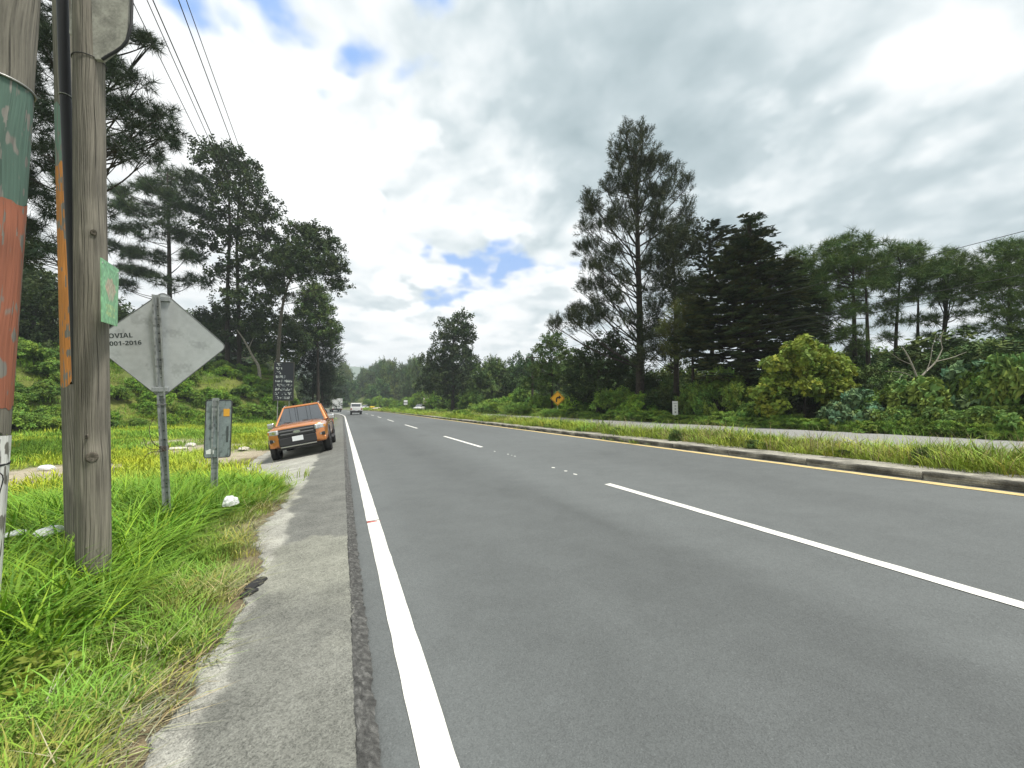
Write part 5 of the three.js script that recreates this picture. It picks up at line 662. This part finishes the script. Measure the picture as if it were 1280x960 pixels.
{
  const paint = new THREE.MeshPhysicalMaterial({ color: C(.60, .225, .065), metalness: .45, roughness: .30, clearcoat: 1, clearcoatRoughness: .08 });
  const t = thing('pickup_truck', 'orange double-cab pickup parked tilted on the sloping shoulder', 'pickup');
  const body = loft([{ z: 2.60, pts: sect(.70, .50, .98, 1.04) }, { z: 2.52, pts: sect(.84, .44, 1.03, 1.09) }, { z: 2.30, pts: sect(.905, .42, 1.06, 1.14) }, { z: 1.9, pts: sect(.925, .42, 1.07, 1.17) }, { z: 1.1, pts: sect(.925, .42, 1.08, 1.19) }, { z: .9, pts: sect(.925, .42, 1.08, 1.12) }, { z: -.95, pts: sect(.925, .42, 1.08, 1.12) }, { z: -1.05, pts: sect(.925, .46, 1.10, 1.13) }, { z: -2.55, pts: sect(.92, .50, 1.12, 1.14) }, { z: -2.70, pts: sect(.88, .54, 1.08, 1.10) }].reverse());
  part('body', body, paint, t); part('bed_cover', box(1.52, .04, 1.40, 0, 1.155, -1.83, .015), plastic, t);
  for (const s of [1, -1]) for (const z of [1.66, -1.56]) part('wheel_well', cyl(.47, .47, .14, 28).rotateZ(Math.PI / 2).translate(s * .862, .42, z), plastic, t);
  part('underbody', box(1.35, .34, 4.7, 0, .50, 0), plastic, t); part('inner_well', [box(1.46, .55, 1.1, 0, .66, 1.66), box(1.46, .5, 1.1, 0, .64, -1.56)], plastic, t);
  // cab: pillars, roof and glass
  const B = { fl: V3(.80, 1.13, 1.05), rl: V3(.80, 1.10, -.92), flt: V3(.61, 1.745, .22), rlt: V3(.60, 1.745, -.78) }, mir = v => V3(-v.x, v.y, v.z);
  part('windscreen', quad(B.fl, mir(B.fl), mir(B.flt), B.flt, .008), glassDark, t); part('rear_window', quad(mir(B.rl), B.rl, B.rlt, mir(B.rlt), .008), glassDark, t);
  for (const s of [1, -1]) { const k = v => s > 0 ? v.clone() : mir(v), win = (u0, u1) => { const a = k(B.fl).lerp(k(B.rl), u0), b = k(B.fl).lerp(k(B.rl), u1), c = k(B.flt).lerp(k(B.rlt), u1), d = k(B.flt).lerp(k(B.rlt), u0); return s > 0 ? quad(b, a, d, c, .008) : quad(a, b, c, d, .008); };
    part('side_window', win(.06, .52), glassDark, t); part('side_window', win(.55, .96), glassDark, t);
    part('pillar', [tube([k(B.fl).add(V3(s * .02, -.02, 0)), k(B.flt)], [.045, .035], 8), tube([k(B.fl).lerp(k(B.rl), .535), k(B.flt).lerp(k(B.rlt), .535)], [.035, .03], 8), tube([k(B.rl), k(B.rlt)], [.06, .05], 8)], paint, t);
    part('roof_rail', tube([V3(s * .60, 1.79, .05), V3(s * .60, 1.83, -.05), V3(s * .595, 1.83, -.65), V3(s * .60, 1.79, -.78)], [.016, .018, .016], 8), chrome, t);
    const m = new THREE.Group(); m.name = 'wing_mirror'; m.position.set(s * 1.02, 1.17, .80); t.add(m); part('shell', box(.24, .19, .13, 0, 0, 0, .05), chrome, m); part('stalk', box(.16, .05, .07, -s * .14, -.06, 0, .02), plastic, m);
    const h = new THREE.Group(); h.name = 'headlight'; h.position.set(s * .70, .945, 2.535); h.rotation.y = s * .55; t.add(h); part('lens', box(.36, .165, .13, 0, 0, 0, .04), lens, h); part('bulb', cyl(.055, .055, .02, 16).rotateX(Math.PI / 2).translate(s * -.06, 0, .062), chrome, h); part('indicator', box(.07, .10, .03, s * .13, 0, .055, .01), amber, h);
    part('wheel_arch_trim', new THREE.TorusGeometry(.49, .035, 6, 26, Math.PI).rotateY(Math.PI / 2).translate(s * .925, .42, 1.66), plastic, t); part('wheel_arch_trim', new THREE.TorusGeometry(.49, .035, 6, 26, Math.PI).rotateY(Math.PI / 2).translate(s * .92, .42, -1.56), plastic, t);
    part('bumper_corner', box(.40, .17, .12, s * .66, .53, 2.50, .05).applyMatrix4(new THREE.Matrix4()), paint, t); const fg = part('fog_light_recess', box(.30, .12, .10, s * .69, .685, 2.535, .03), plastic, t); part('fog_light', cyl(.04, .04, .02, 14).rotateX(Math.PI / 2).translate(s * .69, .685, 2.59), lens, fg);
    part('side_step', box(.14, .05, 1.9, s * .93, .40, .05, .02), plastic, t); for (const z of [.55, -.35]) { const d = part('door_handle', box(.03, .03, .16, s * .935, .98, z, .01), chrome, t); }
    wheel(t, s * .815, .385, 1.66, .385, .265); wheel(t, s * .815, .385, -1.56, .385, .265);
    part('tail_light', box(.06, .34, .14, s * .90, .93, -2.62, .02), redLens, t);
  }
  part('roof', [box(1.28, .06, 1.06, 0, 1.755, -.28, .03), box(1.16, .05, .90, 0, 1.785, -.28, .025)], paint, t);
  const gr = new THREE.Group(); gr.name = 'grille'; t.add(gr); part('surround', box(1.16, .30, .10, 0, .885, 2.565, .04), plastic, gr); part('bar', box(1.04, .055, .05, 0, .945, 2.615, .02), mat(.14, .14, .145, { metalness: .5, roughness: .4 }), gr); part('bar', box(1.0, .055, .05, 0, .845, 2.615, .02), mat(.14, .14, .145, { metalness: .5, roughness: .4 }), gr); part('emblem', cyl(.11, .11, .02, 24).rotateX(Math.PI / 2).scale(1, .42, 1).translate(0, .895, 2.645), chrome, gr);
  part('lower_bumper', box(1.16, .30, .14, 0, .605, 2.55, .05), plastic, t); part('skid_plate', box(1.10, .05, .10, 0, .435, 2.52, .02), chrome, t);
  const pl = part('licence_plate', box(.33, .16, .015, 0, .665, 2.63, .004), mat(.74, .76, .78, { roughness: .4 }), t); 
  part('bonnet_crease', [box(.03, .012, 1.1, .45, 1.185, 1.75, .005), box(.03, .012, 1.1, -.45, 1.185, 1.75, .005)], paint, t); part('wiper', [tube([V3(.55, 1.16, 1.06), V3(.05, 1.22, .98)], [.012, .01], 5), tube([V3(-.05, 1.16, 1.06), V3(-.55, 1.22, .98)], [.012, .01], 5)], plastic, t);
  part('panel_gap', [box(1.36, .006, .012, 0, 1.192, 1.12), ...[1, -1].flatMap(s => [box(.006, .62, .012, s * .926, .80, 1.02), box(.006, .62, .012, s * .926, .80, .0), box(.006, .62, .012, s * .926, .80, -.93), box(.012, .006, 1.3, s * .80, 1.12, 1.75)])], black, t); part('sports_bar', tube([V3(.78, 1.10, -1.15), V3(.72, 1.50, -1.10), V3(0, 1.56, -1.10), V3(-.72, 1.50, -1.10), V3(-.78, 1.10, -1.15)], [.035, .035, .035], 8), plastic, t); part('antenna', tube([V3(.1, 1.80, -.2), V3(.12, 2.05, -.42)], [.008, .004], 5), plastic, t);
  // stand it on the slope
  const R1 = ground(411, 561), L1 = ground(350, 574); const TZ = 1.66, cx = -1.18, ct = 18.0, yaw = -.02;
  const gl = gh(cx - .80, ct - 1.6), gr2 = gh(cx + .80, ct - 1.6), roll = Math.atan2(gr2 - gl, 1.6), gb = (gh(cx - .8, ct + 1.6) + gh(cx + .8, ct + 1.6)) / 2, gf = (gl + gr2) / 2, pit = Math.atan2(gb - gf, 3.2);
  t.position.set(cx, (gb + gf) / 2, -ct); t.rotation.set(pit, yaw, roll, 'YXZ'); shade(t);
}
const carWhite = new THREE.MeshPhysicalMaterial({ color: C(.74, .74, .73), roughness: .35, clearcoat: .8, clearcoatRoughness: .1 });
{ // white pickup driving away
  const p = W(2.3, 72), t = thing('light_truck', 'small white truck driving away down the lane', 'truck', p); 
  part('cab', box(1.72, 1.30, 1.7, 0, 1.20, -1.5, .12), carWhite, t); part('cargo_bed', [box(1.80, .62, 2.6, 0, .95, .6, .05)], carWhite, t); part('tailgate', box(1.66, .5, .04, 0, .96, 1.91, .02), carWhite, t); part('rear_window', box(1.36, .48, .03, 0, 1.52, -.64, .03), glassDark, t); part('bumper', box(1.72, .18, .16, 0, .52, 1.92, .04), plastic, t); part('chassis', box(1.2, .3, 4.2, 0, .48, -.2), plastic, t);
  for (const s of [1, -1]) { part('tail_light', box(.16, .3, .04, s * .76, .92, 1.915, .02), redLens, t); wheel(t, s * .74, .34, 1.1, .34, .22); wheel(t, s * .74, .34, -1.5, .34, .22); part('ladder_rack', [tube([V3(s * .8, 1.2, 1.7), V3(s * .8, 1.86, 1.7)], [.03, .03], 6), tube([V3(s * .8, 1.86, 1.7), V3(s * .8, 1.88, -1.2)], [.03, .03], 6)], carWhite, t); } part('rack_bar', tube([V3(-.8, 1.86, 1.7), V3(.8, 1.86, 1.7)], [.03, .03], 6), carWhite, t); part('licence_plate', box(.32, .15, .01, 0, .70, 1.935), mat(.6, .62, .64), t);
}
{ // box truck farther on
  const p = W(1.9, 112), t = thing('box_truck', 'white box lorry far down the road past the white truck', 'truck', p); t.rotation.y = .12; part('cargo_box', box(2.4, 2.5, 5.2, 0, 2.0, .4, .05), carWhite, t); part('cab', box(2.1, 1.9, 1.7, 0, 1.45, -3.2, .15), carWhite, t); part('rear_door', [box(1.1, 2.2, .03, -.57, 2.0, 3.02), box(1.1, 2.2, .03, .57, 2.0, 3.02)], mat(.66, .67, .67), t); part('chassis', box(1.6, .4, 7, 0, .65, -.4), plastic, t); part('bumper', box(2.2, .2, .12, 0, .55, 3.05), plastic, t); for (const s of [1, -1]) { wheel(t, s * .95, .48, 1.6, .48, .3); wheel(t, s * .95, .48, -2.9, .48, .3); part('tail_light', box(.2, .16, .04, s * .9, .72, 3.04), redLens, t); } }
function smallCar(label, p, ry, paint) {
  const t = thing('parked_car', label, 'car', p); t.rotation.y = ry;
  part('body', loft([[2.0, .70, .32, .62, .66], [1.9, .80, .26, .70, .76], [1.0, .84, .24, .80, .88], [-1.4, .84, .24, .86, .92], [-1.95, .78, .30, .82, .88]].map(([z, w, a, b, c]) => ({ z, pts: sect(w, a, b, c) })).reverse()), paint, t);
  part('glasshouse', loft([[1.0, .74, .80, .84, .86], [.3, .66, .82, 1.26, 1.36], [-.9, .66, .82, 1.32, 1.40], [-1.75, .70, .84, .90, .92]].map(([z, w, a, b, c]) => ({ z, pts: sect(w, a, b, c) })).reverse()), glassDark, t); part('roof', box(1.16, .05, 1.3, 0, 1.40, -.35, .02), paint, t);
  for (const s of [1, -1]) { wheel(t, s * .74, .30, 1.25, .30, .19); wheel(t, s * .74, .30, -1.25, .30, .19); part('headlight', box(.28, .12, .06, s * .56, .62, 1.93, .02), lens, t); } part('bumper', box(1.5, .16, .1, 0, .38, 1.98, .04), plastic, t); return t;
}
smallCar('white hatchback standing where the far carriageway meets the trees', W(16.3, 88, .01), -.5, carWhite);
smallCar('pale car far off beside the yellow barrels at the road bend', W(12, 128, .01), -.3, carWhite);
{ const t = thing('sign_board', 'pale roadside sign board standing behind the white hatchback', 'sign', W(18.6, 92)); part('board', box(1.1, 1.9, .12, 0, 1.75, 0, .02), mat(.62, .52, .48), t); part('post', [box(.1, 1, .1, -.4, .4, -.05), box(.1, 1, .1, .4, .4, -.05)], steel, t); }
{ const D = 96, p = P(507, 503, D), b = p.clone(); b.y = ghW(b.x, b.z); const t = thing('road_sign', 'small white sign with a dark stripe on the distant median', 'sign', b); part('panel', box(.85, 1.05, .06, 0, p.y - b.y, 0, .02), mat(.76, .77, .77), t); part('stripe', box(.86, .22, .07, 0, p.y - b.y - .1, 0), mat(.1, .1, .12), t); part('post', cyl(.04, .04, p.y - b.y, 8).translate(0, (p.y - b.y) / 2, -.05), steel, t); }
{ const g = 'yellow barrels at the bend', l = 'yellow barrel standing on the median near the road bend'; for (let i = 0; i < 3; i++) { const m = thing('barrel', l, 'barrel', W(8.3 + i * .55, 101 + i * 1.4), g); part('drum', new THREE.LatheGeometry([[0, 0], [.28, 0], [.30, .05], [.28, .3], [.30, .34], [.28, .6], [.30, .64], [.28, .92], [0, .95]].map(([x, y]) => new THREE.Vector2(x, y)), 14), mat(.6, .40, .03), m); part('band', cyl(.305, .305, .12, 14).translate(0, .47, 0), mat(.7, .7, .68), m); } }
{ const t = thing('rubble_pile', 'pale rubble and sacks heaped on the distant median', 'rubble', W(8.8, 92)); const r = rngOf(3); for (let i = 0; i < 9; i++) part('stone', new THREE.IcosahedronGeometry(.35 + r() * .35, 1).scale(1, .6, 1).translate((r() - .5) * 1.8, .2 + r() * .2, (r() - .5) * 6), mat(.5 + r() * .1, .47, .42), t); }

// ---------------------------------------------------------------- litter and stones
function crumple(seed, w, h, d) { const g = new THREE.IcosahedronGeometry(1, 4), p = g.attributes.position; for (let i = 0; i < p.count; i++) { const x = p.getX(i), y = p.getY(i), z = p.getZ(i), k = .6 + .75 * fbm(x * 1.6 + seed, y * 1.6, z * 1.6, 4) + .25 * Math.abs(fbm(x * 4 + seed, y * 4, z * 4, 3) - .5); p.setXYZ(i, x * k * w, Math.max(-.15, y * k) * h, z * k * d); } g.computeVertexNormals(); return toCreasedNormals(g, .5); }
const bagM = new THREE.MeshPhysicalMaterial({ color: C(.78, .79, .80), roughness: .45, transmission: .2, thickness: 0, side: THREE.DoubleSide });
const litter = (name, label, px, py, seed, w, h, d, m = bagM, lift = .04, cat = 'litter') => { const b = ground(px, py), o = part(name, crumple(seed, w, h, d), m, scene); o.position.copy(b); o.position.y += lift; o.rotation.y = seed; tag(o, label, cat); return o; };
litter('plastic_bag', 'white crumpled plastic bag by the kilometre marker post', 287, 652, 3, .08, .10, .12, bagM, .24);
litter('plastic_bag', 'long white plastic litter beside the bare wooden pole', 60, 706, 8, .16, .06, .09, bagM, .33);
litter('plastic_sheet', 'white plastic strip next to the long litter in the grass', 18, 704, 14, .12, .03, .07, bagM, .30);
litter('plastic_bag', 'white bag lying on bare soil in the field', 57, 588, 5, .14, .12, .2, bagM, .05);
litter('stone', 'white stone at the end of the dirt track', 238, 558, 7, .22, .16, .3, mat(.55, .53, .48), .03, 'stone');
litter('stone', 'flat pale stone on the sandy patch beside the marker sign', 305, 562, 11, .3, .10, .2, mat(.5, .46, .4), .02, 'stone');
litter('stone', 'small pale stone near the sandy patch', 222, 562, 19, .4, .10, .2, mat(.55, .52, .46), .02, 'stone');
{ const b = ground(320, 732), t = part('rubber_scrap', mergeGeometries([crumple(4, .05, .03, .13).toNonIndexed ? crumple(4, .05, .03, .13) : null, crumple(6, .05, .025, .08).translate(.06, 0, .16)].filter(Boolean)), rubber, scene); t.position.copy(b); t.position.y += .012; t.rotation.y = -.5; tag(t, 'black scrap of tyre rubber on the edge of the shoulder', 'litter'); }
renderer.render(scene, camera);
